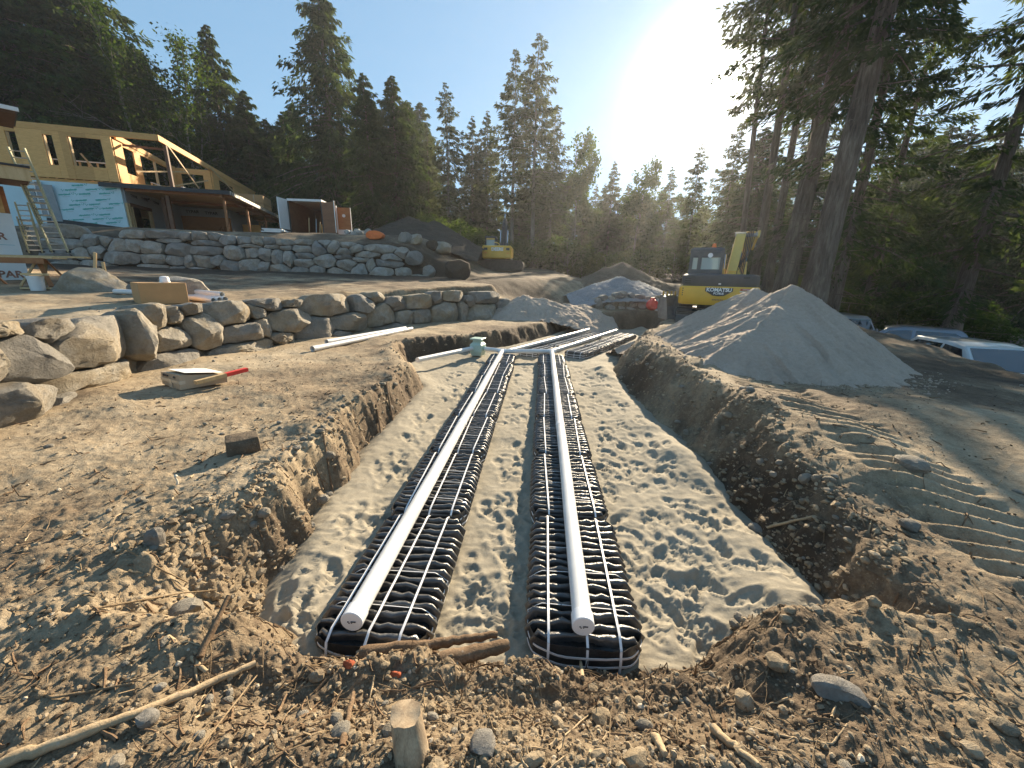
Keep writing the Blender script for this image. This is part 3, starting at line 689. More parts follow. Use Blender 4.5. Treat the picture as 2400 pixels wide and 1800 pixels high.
surf3 = WallSurf([(2.8, 18.6), (4.2, 19.0), (6.2, 19.1), (8.4, 19.3)], .2)
build_wall(surf3, w3px, 'small wall of rounded boulders at the far end of the trench', M['rock_grey'], 700, .22, 16, .7, .4, .02, round_=True)
# loose boulders
def loose(px, Y, w, h, label, mat, seed, d=None, cuts=5, group=None, z=None, npt=22, name='boulder', sink=.12):
    if Y is None: p = at_z(px[0] , px[1], z)
    else: p = at_y(px[0], px[1], Y)
    rs = random.Random(seed); n = 9
    poly = [(w / 2 * math.copysign(abs(math.cos(a)) ** .75, math.cos(a)) * rs.uniform(.85, 1.08), h / 2 * math.copysign(abs(math.sin(a)) ** .75, math.sin(a)) * rs.uniform(.85, 1.08)) for a in [2 * math.pi * k / n for k in range(n)]]
    dd = d or w * .7; b = dd / 2
    me = boulder_mesh(poly, dd, seed, b, npt, b, .05 * min(w, h) + .008, rings=[(.35, b), (.7, b * .85), (.93, b * .5), (1, .0), (.94, -b * .45), (.74, -b * .8), (.42, -b), (.2, -b * 1.02)], mat=mat, cuts=cuts)
    g = gz(p[0], p[1]); o = link(name, me, loc=(p[0], p[1], g + h / 2 - sink * h)); o.rotation_euler = (0, rs.uniform(-.12, .12), rs.uniform(-.5, .5))
    return tag(o, label, 'boulder' if name == 'boulder' else 'stone', group)
def hull_rock(name, pts, loc, mat, label, seed, rz=0, sub=4, rough=.03, cat='boulder', bev=.06):
    bm = bmesh.new()
    for p in pts: bm.verts.new(p)
    bmesh.ops.convex_hull(bm, input=bm.verts)
    for v_ in [v_ for v_ in bm.verts if not v_.link_faces]: bm.verts.remove(v_)
    bmesh.ops.bevel(bm, geom=list(bm.edges), offset=bev, segments=2, affect='EDGES', profile=.6)
    bmesh.ops.triangulate(bm, faces=bm.faces); bmesh.ops.subdivide_edges(bm, edges=[e for e in bm.edges if e.calc_length() > .12], cuts=sub, use_grid_fill=True); bmesh.ops.triangulate(bm, faces=bm.faces)
    bm.normal_update()
    for v_ in bm.verts: v_.co += v_.normal * (mnoise.noise(v_.co * 2.3 + Vector((seed, 0, 0))) * rough + mnoise.noise(v_.co * 7 + Vector((0, seed, 0))) * rough * .5)
    me = bpy.data.meshes.new(name); bm.to_mesh(me); bm.free(); me.materials.append(mat); me.polygons.foreach_set('use_smooth', [True] * len(me.polygons)); me.set_sharp_from_angle(angle=R(35))
    o = link(name, me, None, loc, rz=rz); return tag(o, label, cat)
_p = at_y(217, 692, 10.3)
hull_rock('boulder', [(-.78, -.25, 0), (-.85, .3, -.1), (-.25, -.35, .42), (-.3, .1, .62), (.1, .3, .58), (.45, -.3, .2), (.86, -.2, .02), (.8, .35, .05), (.5, .25, .34), (-.6, -.3, -.1), (.8, -.3, -.1)], (_p[0], _p[1], gz(_p[0], _p[1]) - .02), M['rock'], 'large wedge-shaped tan boulder left of the cardboard box', 3, .1)
loose((432, 685), 9.6, .95, .62, 'grey boulder right behind the cardboard box', M['rock_grey'], 22)
zz = lambda x, y: (600 + x * K7, 400 + y * K7)
for (x, y, w_, h_), Y_, lb in [((1110, 560, .8, .65), 23.2, 'pale boulder at the crest of the slope right of the upper wall, leftmost'), ((1180, 580, .95, .7), 23.4, 'pale boulder at the crest of the slope, second from the left'), ((1305, 600, .8, .65), 24.0, 'boulder high on the slope nearest the dark soil pile'), ((1365, 655, 1.3, .8), 24.2, 'long pinkish boulder on the slope below the soil pile'), ((1400, 625, .9, .7), 25, 'boulder on the slope just behind the long pinkish one'), ((1280, 765, .75, .7), 22, 'grey boulder halfway down the slope below the others'), ((1490, 850, 1.45, 1.1), 20.6, 'big dark brown boulder at the foot of the slope below the far excavator')]:
    loose(zz(x, y), Y_, w_, h_, lb, M['rock'] if 'dark' not in lb else M['pile_dark'], int(x), group='boulders tumbled on the slope' )
_p = at_z(570, 1050, .55)
hull_rock('stone', [(x * .13, y * .11, z * .085 + .085) for x in (-1, 1) for y in (-1, 1) for z in (-1, 1)] + [(.02, -.14, .1), (-.05, .02, .185)], (_p[0], _p[1], gz(_p[0], _p[1]) - .015), M['pile_brown'], 'square brown block of stone on the left bank casting a shadow', 8, R(38), 3, .012, 'stone', .018)
loose((415, 1352), None, .2, .15, 'rounded tan stone poking from the clods at lower left', M['rock'], 32, .16, 3, z=.55, name='stone')
loose((365, 1280), None, .12, .16, 'grey upright angular stone above the rounded tan stone', M['rock_grey'], 33, .1, 6, z=.52, name='stone', sink=.2)
loose((1768, 1152), None, .075, .06, 'pale egg-shaped stone at the right edge of the sand', M['rock'], 34, .07, 1, z=.12, name='stone')
loose((2140, 1075), None, .24, .13, 'smooth oval stone half buried right of the trench', M['rock'], 35, .2, 1, z=.75, name='stone', sink=.3)
loose((2145, 1190), None, .12, .07, 'small pale oval stone below the smooth half-buried one', M['rock'], 36, .1, 1, z=.7, name='stone')
loose((340, 1680), None, .07, .06, 'dark grey stone above the long stick at lower left', M['rock_grey'], 37, .07, 3, z=.52, name='stone')
loose((1130, 1755), None, .10, .07, 'dark half-buried stone at the bottom right of the stump', M['rock_grey'], 38, .1, 3, z=.5, name='stone', sink=.35)
loose((1965, 1625), None, .22, .07, 'flat grey stone sunk in the lower right tracks', M['rock_grey'], 39, .12, 3, z=.52, name='stone', sink=.3)
# ------------------------------------------------------------------ leach field modules (black pleated fabric, white strapping)
ML, MW, MH = 1.2, .62, .18
def plan(x, y, L=ML, W=MW, r=.14):
    """clamp helper: half width at distance y along a module with rounded corners"""
    e = min(y, L - y)
    if e >= r: return W / 2
    return W / 2 - r + math.sqrt(max(0, r * r - (r - e) ** 2))
def core_mesh(i):
    m = MB(); ys = [0, .03, .07, .14] + [ML * k / 14 for k in range(2, 13)] + [ML - .14, ML - .07, ML - .03, ML]
    vs = []; fs = []; prof = [(-1, 0), (-1.03, .04), (-1.02, .09), (-1.0, .125), (-.93, .138), (-.5, .135), (0, .135), (.5, .135), (.93, .132), (1.0, .12), (1.02, .09), (1.03, .04), (1, 0)]
    for y in ys:
        w = plan(0, max(.004, min(ML - .004, y)))
        for a, z in prof: vs.append((a * w + .006 * mnoise.noise(Vector((y * 14, z * 20, i + a))), y, z * (1 if .01 < y < ML - .01 else .97)))
    n = len(prof)
    for r_ in range(len(ys) - 1):
        for k in range(n - 1): fs.append((r_ * n + k, r_ * n + k + 1, r_ * n + n + k + 1, r_ * n + n + k))
    fs.append(tuple(range(n))); fs.append(tuple((len(ys) - 1) * n + k for k in range(n))[::-1])
    m.add(vs, fs); return m.mesh('core', M['black_core'], 50)
NP = 16
def pleat_mesh(i, y):
    """one fold of the fabric running across the module and down both flanks"""
    rs = random.Random(900 + i); w = plan(0, max(.03, min(ML - .03, y))) + .012
    path = []; n = 18
    for k in range(n + 1):
        t = k / n * 2 - 1
        x = w * max(-1, min(1, t * 1.22)); ov = max(0, abs(t) * 1.22 - 1) / .22
        z = MH - .002 - ov * .15 + rs.uniform(-.006, .004)
        x += math.copysign(.03 * math.sin(ov * 3.14), t) + rs.uniform(-.003, .003)
        path.append((x, rs.uniform(-.007, .007) + .010 * math.sin(t * 5 + i), z))
    m = MB(); hw = .0135; vs = []; fs = []
    for k, p in enumerate(path):
        p = Vector(p); t = (Vector(path[min(k + 1, n)]) - Vector(path[max(k - 1, 0)])).normalized(); N = Vector((-t.z, 0, t.x)).normalized(); S = Vector((0, 1, 0))
        g = rs.uniform(.75, 1.3); ht = .046 * rs.uniform(.8, 1.15); lean = rs.uniform(-.012, .012)
        for a, b in ((-1.2, -1), (-1.05, -.35), (-.92, .04), (-.2, .13), (.85, .05), (1.02, -.35), (1.2, -1)): vs.append(p + S * (a * hw * g + lean * (b + 1)) + N * (b * ht))
    c = 7
    for k in range(n):
        for j in range(c - 1): fs.append((k * c + j, k * c + j + 1, k * c + c + j + 1, k * c + c + j))
    fs.append(tuple(range(c))); fs.append(tuple(n * c + j for j in range(c))[::-1])
    m.add(vs, fs); return m.mesh('pleat', M['black_fabric'], 70)
def skirt_mesh(i):
    """loose fabric edge wrapped round the end of a module"""
    rs = random.Random(i); pts = []
    for k in range(15):
        a = math.pi * (1 + k / 14); pts.append((math.copysign(abs(math.cos(a)) ** .55, math.cos(a)) * (MW / 2 + .012), .13 + math.sin(a) * .15))
    vs = []; fs = []
    for x, y in pts:
        w = rs.uniform(-.006, .006)
        for z, o in ((.0, .010), (.05, .004), (.10, .010), (.145, .002 + w), (.172 + w, .016)): vs.append((x * (1 + o * .5), y - o + w, z))
    for k in range(14):
        for j in range(4): fs.append((k * 5 + j, k * 5 + 5 + j, k * 5 + 6 + j, k * 5 + j + 1))
    m = MB(); m.add(vs, fs); return m.mesh('end_fabric', M['black_fabric'], 80, True)
cores = [core_mesh(i) for i in range(3)]; skirts = [skirt_mesh(i) for i in range(3)]
pleats = {}
for v_ in range(3):
    for k in range(NP): pleats[v_, k] = pleat_mesh(v_ * 40 + k, .045 + (ML - .09) * k / (NP - 1))
def strap_meshes(v_):
    rs = random.Random(50 + v_); out = []
    for x in (-.2, .02, .2):
        x += rs.uniform(-.02, .02); dx = rs.uniform(-.03, .03)
        pa = [(x, -.034, .02), (x, -.036, .10), (x, -.018, .165)] + [(x + dx * k / 8, .05 + (ML - .1) * k / 8, MH + .012 + .003 * ((k + v_) % 2)) for k in range(9)] + [(x + dx, ML + .012, .165), (x + dx, ML + .02, .08)]
        out.append(MB().ribbon(pa, .014, (1, 0, 0)).mesh('strap', M['strap'], 60))
    for y in (.22, .5, .78, 1.04):
        y += rs.uniform(-.03, .03); s_ = rs.uniform(-.03, .03)
        if y > 1: continue
        pa = [(-MW / 2 - .03, y, .03), (-MW / 2 - .03, y, .12), (-MW / 2 + .03, y, .168)] + [(-.25 + .5 * k / 6, y + s_ * k / 6, MH + .004) for k in range(7)] + [(MW / 2 - .03, y + s_, .168), (MW / 2 + .03, y + s_, .12), (MW / 2 + .03, y + s_, .03)]
        out.append(MB().ribbon(pa, .004, (0, 1, 0)).mesh('strap', M['strap'], 60))
    return out
def ring_strap(z):
    pts = []
    for k in range(25):
        a = math.pi * (1 + k / 24); pts.append((math.copysign(abs(math.cos(a)) ** .55, math.cos(a)) * (MW / 2 + .024), .13 + math.sin(a) * .172, z + .006 * math.sin(k)))
    pts = [(pts[0][0], .6, z)] + pts + [(pts[-1][0], .6, z)]
    return MB().ribbon(pts, .013, (0, 0, 1), .003).mesh('strap', M['strap'], 60)
straps = [strap_meshes(v_) for v_ in range(3)]; rings_ = [ring_strap(.05), ring_strap(.11)]
ordn = ['nearest', 'second', 'third', 'fourth', 'fifth', 'sixth', 'seventh', 'eighth']
def module_row(p0, p1, n, text, gapn=1.235):
    d = Vector((p1[0] - p0[0], p1[1] - p0[1], 0)).normalized(); a = math.atan2(-d.x, d.y)
    for i in range(n):
        p = Vector((p0[0], p0[1], 0)) + d * (i * gapn); j = random.Random(i * 7 + n); v_ = (i + n) % 3
        t = thing('leach_field_module', 'black pleated fabric leach module with white straps, %s in the %s row' % (ordn[i], text), 'drain module', (p.x + j.uniform(-.015, .015), p.y, .0), a + j.uniform(-.012, .012), 'black leach modules laid end to end')
        link('core', cores[v_], t); link('end_fabric', skirts[v_], t)
        o = link('end_fabric', skirts[(v_ + 1) % 3], t); o.location = (0, ML, 0); o.rotation_euler = (0, 0, math.pi)
        for k in range(NP): link('pleat', pleats[v_, k], t, (0, .045 + (ML - .09) * k / (NP - 1), 0))
        for s_ in straps[v_]: link('strap', s_, t)
        for s_ in rings_: link('strap', s_, t)
module_row((-.78, 1.72), (-.26, 10.0), 7, 'left near')
module_row((.45, 1.74), (1.02, 10.0), 7, 'right near')
module_row((.42, 10.85), (3.2, 15.1), 4, 'left far', 1.25)
module_row((1.72, 10.75), (4.5, 15.1), 4, 'right far', 1.25)

# ------------------------------------------------------------------ white pipe manifold
PR = .057; PZ = MH + .015 + PR
man = thing('pipe_manifold', 'white plastic drain pipe manifold of four long laterals joined by a cross header', 'pipe', (0, 6, 0))
def pipe_between(a, b, r=PR, name='pipe', mat='pvc', n=20, label=None, off=(0, 6, 0), parent=man):
    a = Vector(a) - Vector(off); b = Vector(b) - Vector(off)
    return MB().tube([a, a.lerp(b, .33) + Vector((0, 0, -.004)), a.lerp(b, .66) + Vector((.003, 0, .002)), b], r, n).build(name, M[mat], parent, 40, label=label)
def sleeve(p, d, L, r, name, mat='pvc_cap'):
    d = Vector(d).normalized(); p = Vector(p) - Vector((0, 6, 0)); a = p - d * L / 2; b = p + d * L / 2
    return MB().tube([a, a + d * .004, b - d * .004, b], [r * .94, r, r, r * .94], 24).build(name, M[mat], man, 40)
LA, LB = Vector((-.87, 1.80, PZ)), Vector((-.28, 10.30, PZ)); RA, RB = Vector((.43, 1.80, PZ)), Vector((1.05, 10.42, PZ))
for A, B, nm in ((LA, LB, 'left'), (RA, RB, 'right')):
    d = (B - A).normalized(); L = (B - A).length; cuts_ = [0, 3.05, 6.1, L]
    for i in range(3):
        pipe_between(A + d * cuts_[i], A + d * cuts_[i + 1])
        if i: sleeve(A + d * (cuts_[i] + .05), d, .11, PR * 1.06, 'coupling')
    cap = sleeve(A + d * .012, d, .085, PR * 1.12, 'end_cap')
    face = A - Vector((0, 6, 0)) - d * .033
    rot = math.degrees(math.atan2(-d.x, d.y))
    m_ = MB(); Mr = Matrix.Rotation(math.radians(rot), 3, 'Z')
    for dx, dz, w_, h_ in ((.012, .004, .028, .006), (-.018, .002, .007, .006), (-.012, -.006, .006, .005), (.002, -.005, .006, .003)): m_.box(face + Mr @ Vector((dx, 0, dz)), (w_, .003, h_), Mr)
    m_.build('stamped_marking', M['ink'], cap)
HB = Vector((-.82, 10.66, PZ))
pipe_between(HB, LB); pipe_between(LB, RB)
for p, d in ((LB, RB - HB), (RB, RB - HB)): sleeve(p, d, .2, PR * 1.13, 'tee')
for p, q_ in ((LB, LA), (RB, RA)): sleeve(p + (q_ - p).normalized() * .12, q_ - p, .12, PR * 1.13, 'tee')
FL, FR = Vector((2.94, 15.29, PZ)), Vector((3.99, 15.2, PZ))
FL0 = LB.lerp(RB, .12); FR0 = RB
pipe_between(FL0, FL); pipe_between(FR0, FR)
sleeve(FL0 + (FL - FL0).normalized() * .13, FL - FL0, .12, PR * 1.13, 'tee'); sleeve(FR0 + (FR - FR0).normalized() * .13, FR - FR0, .12, PR * 1.13, 'elbow')
# distribution box and inlet
t = thing('distribution_box', 'pale green plastic distribution box with flanged lid joining the white pipes', 'box', (-.96, 10.72, .05), R(-18))
m = MB(); m.hull([(x * .17 * k, y * .17 * k, z) for x in (-1, 1) for y in (-1, 1) for z, k in ((0, .8), (.12, 1), (.3, 1), (.36, .72))]); m.build('body', M['green_plastic'], t)
MB().box((0, 0, .40), (.22, .22, .09), bev=.01).build('riser', M['green_plastic'], t); MB().box((0, 0, .46), (.34, .34, .035), bev=.01).build('lid', M['green_plastic'], t)
for s_ in (-1, 1): MB().tube([(s_ * .15, -.03 * s_, PZ - .05), (s_ * .22, -.03 * s_, PZ - .05)], PR * 1.25, 18).build('port', M['green_plastic'], t, 40)
IA = Vector((-2.1, 8.5, gz(-2.1, 8.5) + .03 if False else .34)); IB = Vector((-1.12, 10.60, PZ))
o = MB().tube([Vector((0, 0, 0)), IB - IA], PR, 20).build('inlet_pipe', M['pvc'], None, 40, IA); tag(o, 'white inlet pipe running from the left bank into the green distribution box', 'pipe')
# spare pipes on the bank
def gpipe(u0, u1, z0, z1, label, dz=0.0, bell=True):
    a = at_z(*u0, z0); b = at_z(*u1, z1); a = Vector((a[0], a[1], gz(a[0], a[1]) + PR + dz)); b = Vector((b[0], b[1], gz(b[0], b[1]) + PR + dz))
    L = (b - a).length; d = (b - a).normalized(); M3 = d.to_track_quat('Z', 'Y').to_matrix(); m = MB()
    n = 20; prof = [(PR * 1.1, 0), (PR * 1.1, .14), (PR, .18), (PR, L), (PR * .92, L), (PR * .92, L - .4), (PR * .92, .4), (PR * 1.0, 0)]
    vs = []; fs = []
    for r_, z in prof:
        for k in range(n): a_ = 2 * math.pi * k / n; vs.append(M3 @ Vector((r_ * math.cos(a_), r_ * math.sin(a_), z)))
    P_ = len(prof)
    for i in range(P_):
        i2 = (i + 1) % P_
        for k in range(n): k2 = (k + 1) % n; fs.append((i * n + k, i * n + k2, i2 * n + k2, i2 * n + k))
    m.add(vs, fs); return tag(m.build('spare_pipe', M['pvc'], None, 40, a), label, 'pipe', 'spare white pipes lying on the earth')
K = 2400 / 2212
gpipe((732, 817), (965, 768), .58, .58, 'longer white spare pipe lying on the bank below the boulder wall, nearer one', .01)
gpipe((765, 798), (950, 766), .60, .60, 'white spare pipe lying just behind the longer one on the bank', .02)
# ------------------------------------------------------------------ timber house under construction
hs = thing('timber_house', 'unfinished timber house with bare sheathed upper floor and pale blue wrapped lower wall', 'house', (-24.9, 27.0, 4.5), R(16))
def P(name, mat, c, d, parent=hs, bev=0, rot=None, label=None): return MB().box(c, d, rot, bev).build(name, M[mat], parent, label=label)
def B(name, mat, a, b, w, h, parent=hs, label=None, up=(0, 0, 1)): return MB().beam(a, b, w, h, up).build(name, M[mat], parent, label=label)
# front upper wall (y = 0), sheets of sheathing around three openings
def wall_sheets(axis, at, lo, hi, z0, z1, opens, cutsx, cutsz, th=.09, mat='osb', zt=None):
    xs = sorted(set([lo, hi] + [o[0] for o in opens] + [o[1] for o in opens] + list(cutsx))); zs_ = sorted(set([z0, z1] + [o[2] for o in opens] + [o[3] for o in opens] + list(cutsz)))
    done = set()
    for i in range(len(xs) - 1):
        run = None
        for j in range(len(zs_)):
            free = j < len(zs_) - 1 and not any(o[0] - 1e-6 <= xs[i] and xs[i + 1] <= o[1] + 1e-6 and o[2] - 1e-6 <= zs_[j] and zs_[j + 1] <= o[3] + 1e-6 for o in opens)
            brk = j < len(zs_) and zs_[j] in cutsz
            if run is not None and (not free or brk):
                a, b = xs[i], xs[i + 1]; p, q_ = run, zs_[j]; g = .006; jj_ = random.uniform(-.004, .004)
                c = ((a + b) / 2, at + jj_, (p + q_) / 2) if axis == 'x' else (at + jj_, (a + b) / 2, (p + q_) / 2)
                d = (b - a - g, th, q_ - p - g) if axis == 'x' else (th, b - a - g, q_ - p - g)
                P('sheathing_sheet', mat, c, d); run = None
            if free and run is None: run = zs_[j]
wins = [(-5.0, -4.52, 3.92, 5.27), (-3.3, -2.84, 3.66, 5.27), (-2.13, -.5, 3.70, 5.28)]
wall_sheets('x', 0, -8, 0, 2.95, 5.5, wins, [-6.4, -2.5, -1.2], [])
for a, b, c, d in wins:
    for x in (a + .02, b - .02): P('window_jamb', 'lumber', (x, .10, (c + d) / 2), (.05, .16, d - c))
    P('window_sill', 'lumber', ((a + b) / 2, .10, c - .02), (b - a, .16, .04))
B('roof_beam', 'osb', (-8, .04, 5.68), (2.41, .04, 5.68), .14, .34); B('roof_beam', 'osb', (2.41, 0, 5.68), (2.41, 20.2, 5.68), .14, .34)
# recessed wall along the deck (x = 0) with sloping head, two openings
wall_sheets('y', 0.0, .05, 7.4, 2.95, 5.38, [(.96, 2.05, 3.68, 5.2), (2.75, 6.3, 3.35, 5.2)], [4.6], [])
B('stud', 'lumber', (0, 4.55, 3.3), (0, 4.55, 5.25), .09, .14)
B('header', 'osb', (.03, .4, 5.62), (.03, 7.4, 5.35), .10, .3)
B('tie_beam', 'dark_wood', (.1, .9, 5.28), (2.4, 1.1, 5.28), .08, .12)
P('column', 'dark_wood', (2.41, .82, 4.2), (.18, .18, 2.55))
# end wall of the deck (y = 7.5) and long wall beyond (x = 2.41)
wall_sheets('x', 7.5, 0, 2.36, 2.95, 5.5, [(.35, 1.85, 3.2, 5.1)], [], [])
wall_sheets('y', 2.41, 7.56, 20.2, 2.95, 5.5, [(8.8, 12.0, 3.2, 5.1), (15.9, 17.9, 3.3, 5.1)], [13.7], [])
# temporary braces
for a, b in (((2.45, 1.0, 5.6), (2.9, 4.4, 3.0)), ((2.5, 7.2, 5.7), (3.4, 14.5, 3.05)), ((-1.9, .4, 4.5), (-1.3, .9, 3.2)), ((.3, 1.4, 3.9), (1.7, 5.5, 4.9)), ((.2, 4.5, 3.5), (2.2, 7.3, 4.7))): B('brace', 'lumber', a, b, .04, .09)
# interior stud partitions seen through the openings
def partition(a, b, z0, h, n):
    A_ = Vector(a); B_ = Vector(b)
    for k in range(n + 1): p = A_.lerp(B_, k / n); B('stud', 'lumber', (p.x, p.y, z0), (p.x, p.y, z0 + h), .05, .10)
    B('top_plate', 'white_paint', (A_.x, A_.y, z0 + h + .03), (B_.x, B_.y, z0 + h + .03), .12, .06); B('bottom_plate', 'lumber', (A_.x, A_.y, z0 + .03), (B_.x, B_.y, z0 + .03), .10, .05)
partition((-5.6, 1.8), (-1.5, 1.9), 2.95, 1.35, 9); partition((.35, 2.9), (.4, 7.2), 2.95, .55, 9); partition((.4, 8.6), (2.2, 8.6), 2.95, 1.2, 6); partition((1.2, 9.5), (1.2, 12.5), 2.95, 1.15, 8); partition((2.0, 3.2), (2.2, 7.0), 2.95, .45, 7)
partition((2.2, 15.8), (2.2, 18), 2.95, .8, 5)
P('upper_floor', 'osb', (-2.85, 10.1, 2.83), (10.3, 20, .2))
P('back_wall', 'osb', (-8.0, 10, 4.3), (.1, 20, 2.4)) if False else None
# lower storey: blue wrapped wall, other walls
P('house_wrap', 'wrap_blue', (-4.15, .03, 1.38), (8.2, .12, 2.72))
P('foundation', 'concrete', (-4.15, .08, -.35), (8.2, .2, .75)); P('foundation_membrane', 'membrane', (-2.1, -.03, .2), (4.1, .03, .5), rot=Matrix.Rotation(.10, 3, 'Y'))
P('leaning_sheet', 'wrap_grey', (-3.62, -.12, 1.45), (.55, .05, 2.1), rot=Matrix.Rotation(.10, 3, 'X'))
m = MB()
for x in (-4.22, -3.9): m.box((x, -.13, 1.7), (.04, .05, 1.95))
for z in (.75, 1.65, 2.65): m.box((-4.06, -.13, z), (.3, .05, .04))
m.build('door_frame', M['white_paint'], hs)
P('door_panel', 'wrap_grey', (-4.06, -.10, 1.7), (.28, .03, 1.86)); P('window_pane', 'car_glass', (-4.45, -.05, 1.9), (.22, .04, .7))
rs = random.Random(4); tilt = Matrix.Rotation(R(-8), 3, 'Y')
for r_ in range(9):
    for c_ in range(4):
        x = -2.95 + c_ * 1.02 + (.38 * (r_ % 3)); z = .32 + r_ * .285 + c_ * .10
        if x > -.45 or z > 2.6 or z < .22 - x * .1: continue
        m = MB()
        for k in range(9): m.box((x - .26 + k * .065, -.036, z + (-.26 + k * .065) * .14 + rs.uniform(-.008, .008)), (.058, .004, rs.uniform(.06, .105)), tilt)
        sd = -1 if (r_ + c_) % 2 else 1
        for k, (dx, dz) in enumerate(((.36, .02), (.43, -.02), (.47, .05))): m.box((x + sd * dx, -.036, z + sd * dx * .14 + dz), (.045, .004, .05), tilt)
        m.build('wrap_print', M['teal_text'], hs)
        m = MB()
        m.box((x + .06, -.035, z - .11), (.36, .004, .035), tilt)
        m.build('wrap_print', M['pale_text'], hs)
# lower walls under the canopy
P('stud_wall', 'wrap_grey', (0, 3.6, 2.2), (.12, 7.0, .85)); P('stud_wall', 'wrap_grey', (0, 4.9, .9), (.12, 4.1, 1.8))
for y in (.12, .35, .6, 2.55, 2.75): P('stud', 'lumber', (.02, y, .88), (.13, .07, 1.8))
P('header', 'dark_wood', (.02, 1.6, 1.72), (.14, 2.4, .22)); P('interior_back', 'dark_wood', (-2.2, 3, 1.2), (.1, 6, 2.4))
P('plywood_wall', 'plywood', (1.75, 7.0, .95), (3.4, .1, 1.95)); P('wrap_band', 'wrap_grey', (1.75, 6.95, 2.25), (3.4, .1, .65)); P('lower_wall', 'wrap_grey', (3.45, 10.6, 1.3), (.1, 7.1, 2.5))
for k in range(5): P('stud', 'cedar_beam', (2.55 + k * .16, 6.88, .55 + .1 * (k % 2)), (.06, .08, 1.2))
P('sheathing_sheet', 'osb', (4.3, 9.2, .95), (1.4, .05, 1.5), rot=Matrix.Rotation(.1, 3, 'X'), label='bare sheathing sheet leaning under the canopy')
for x, y, z, s_ in ((.9, 6.88, 2.25, .3), (2.2, 6.88, 2.2, .3), (-.9 + 1.0, 2.2, 2.35, .2)): put_text(hs, 'TYPAR', s_, M['ink'], (x, y, z), offset=.01, name='wrap_lettering')
for y in (1.0, 2.2, 3.6, 5): put_text(hs, 'TYPAR', .24, M['ink'], (.075, y, 2.3), rz=90, name='wrap_lettering', offset=.008)
# canopy
can = P('canopy_roof', 'membrane', (2.5, 7.0, 2.80), (7.0, 14.4, .12))
P('canopy_fascia', 'membrane', (2.5, -.24, 2.72), (7.04, .05, .24), parent=can); P('canopy_fascia', 'alu', (6.03, 7.0, 2.72), (.05, 14.4, .22), parent=can)
P('canopy_soffit', 'lumber', (2.5, 7.0, 2.70), (6.9, 14.2, .05), parent=can)
for x in (5.4,): B('canopy_beam', 'cedar_beam', (x, -.1, 2.55), (x, 14.1, 2.55), .16, .26, parent=can)
for y in (.2, 4.6, 9.1, 13.9):
    B('canopy_beam', 'cedar_beam', (.1, y, 2.58), (5.9, y, 2.58), .12, .2, parent=can)
    P('post', 'cedar_beam', (5.4, y + .2, 1.2), (.15, .15, 2.45))
for x, y in ((2.2, .4), (1.4, 1.6)): P('post', 'dark_wood', (x, y, 1.15), (.2, .2, 2.5))
# things stored around the house
def lumber_stack(loc, rz, rows, L, label, mat='lumber', w=.9, name='lumber_stack', nb=5):
    t = thing(name, label, 'lumber', loc, rz); z = 0
    for r_ in range(rows):
        h = .07; ox = random.uniform(-.1, .1)
        for k in range(nb): P('board', mat, (ox + random.uniform(-.02, .02), -w / 2 + w * (k + .5) / nb, z + h / 2), (L * random.uniform(.85, 1.05), w / nb - .012, h - .006), parent=t, rot=Matrix.Rotation(random.uniform(-.02, .02), 3, 'Z'))
        z += h
    return t
def hl(x, y, z=0): c, s_ = math.cos(R(16)), math.sin(R(16)); return (-24.9 + x * c - y * s_, 27 + x * s_ + y * c, 4.5 + z)
lumber_stack(hl(3.0, 3.5, .04), R(20), 5, 1.7, 'stack of reddish boards under the middle of the canopy', 'cedar_beam')
lumber_stack(hl(4.3, 7.6, .04), R(16), 8, 2.0, 'tall stack of dark boards under the canopy near the leaning sheet', 'dark_wood')
lumber_stack(hl(6.3, 8.5, .0), R(10), 3, 1.6, 'low pile of pale offcuts at the far canopy posts', 'lumber')
lumber_stack((-14.1, 24.5, gz(-14.1, 24.5)), R(15), 3, 1.1, 'small pile of pale boards on top of the wall left of the trailer', 'white_paint')
t = thing('package_stack', 'four tan wrapped packages stacked on the far end of the canopy roof', 'packages', hl(3.9, 10.0, 2.87), R(16))
for i in range(2):
    for k in range(2):
        b = MB().box((0, k * 1.25, .34 + i * .7), (3.0, 1.2, .66), bev=.02).build('package', M['cardboard'], t)
        for x in (-.8, .8): P('band', 'tape', (x, k * 1.25, .34 + i * .7), (.05, 1.215, .675), parent=b)

# ------------------------------------------------------------------ near building at the left edge
nb_ = thing('wrapped_building', 'corner of white wrapped building with wooden eaves at the left edge', 'building', (-14.75, 12.3, 1.55), R(52))
def N(name, mat, c, d, **k): return P(name, mat, c, d, parent=nb_, **k)
N('house_wrap', 'wrap_white', (-3.0, .1, 1.05), (6.0, .2, 2.1)); N('house_wrap', 'wrap_white', (-.08, 2.5, 1.05), (.16, 4.6, 2.1))
N('sheathing_sheet', 'osb', (-3.05, .08, 2.48), (5.9, .16, .74)); N('sheathing_sheet', 'plywood', (-.06, 2.5, 2.48), (.12, 4.6, .74))
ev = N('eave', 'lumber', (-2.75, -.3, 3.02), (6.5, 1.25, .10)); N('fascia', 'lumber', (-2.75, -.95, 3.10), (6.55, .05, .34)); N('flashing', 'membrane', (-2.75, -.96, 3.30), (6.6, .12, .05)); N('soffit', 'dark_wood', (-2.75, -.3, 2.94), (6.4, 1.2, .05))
N('upper_wrap', 'wrap_white', (-3.0, .1, 3.95), (5.2, .2, 1.2)); N('sheathing_sheet', 'osb', (-.55, .15, 3.9), (.5, .15, 1.1))
N('roof', 'membrane', (-2.6, -.1, 4.70), (6.4, 2.0, .06)); N('roof_soffit', 'dark_wood', (-2.6, -.1, 4.63), (6.3, 1.9, .06)); N('roof_edge', 'white_paint', (-2.6, -1.11, 4.70), (6.44, .05, .10))
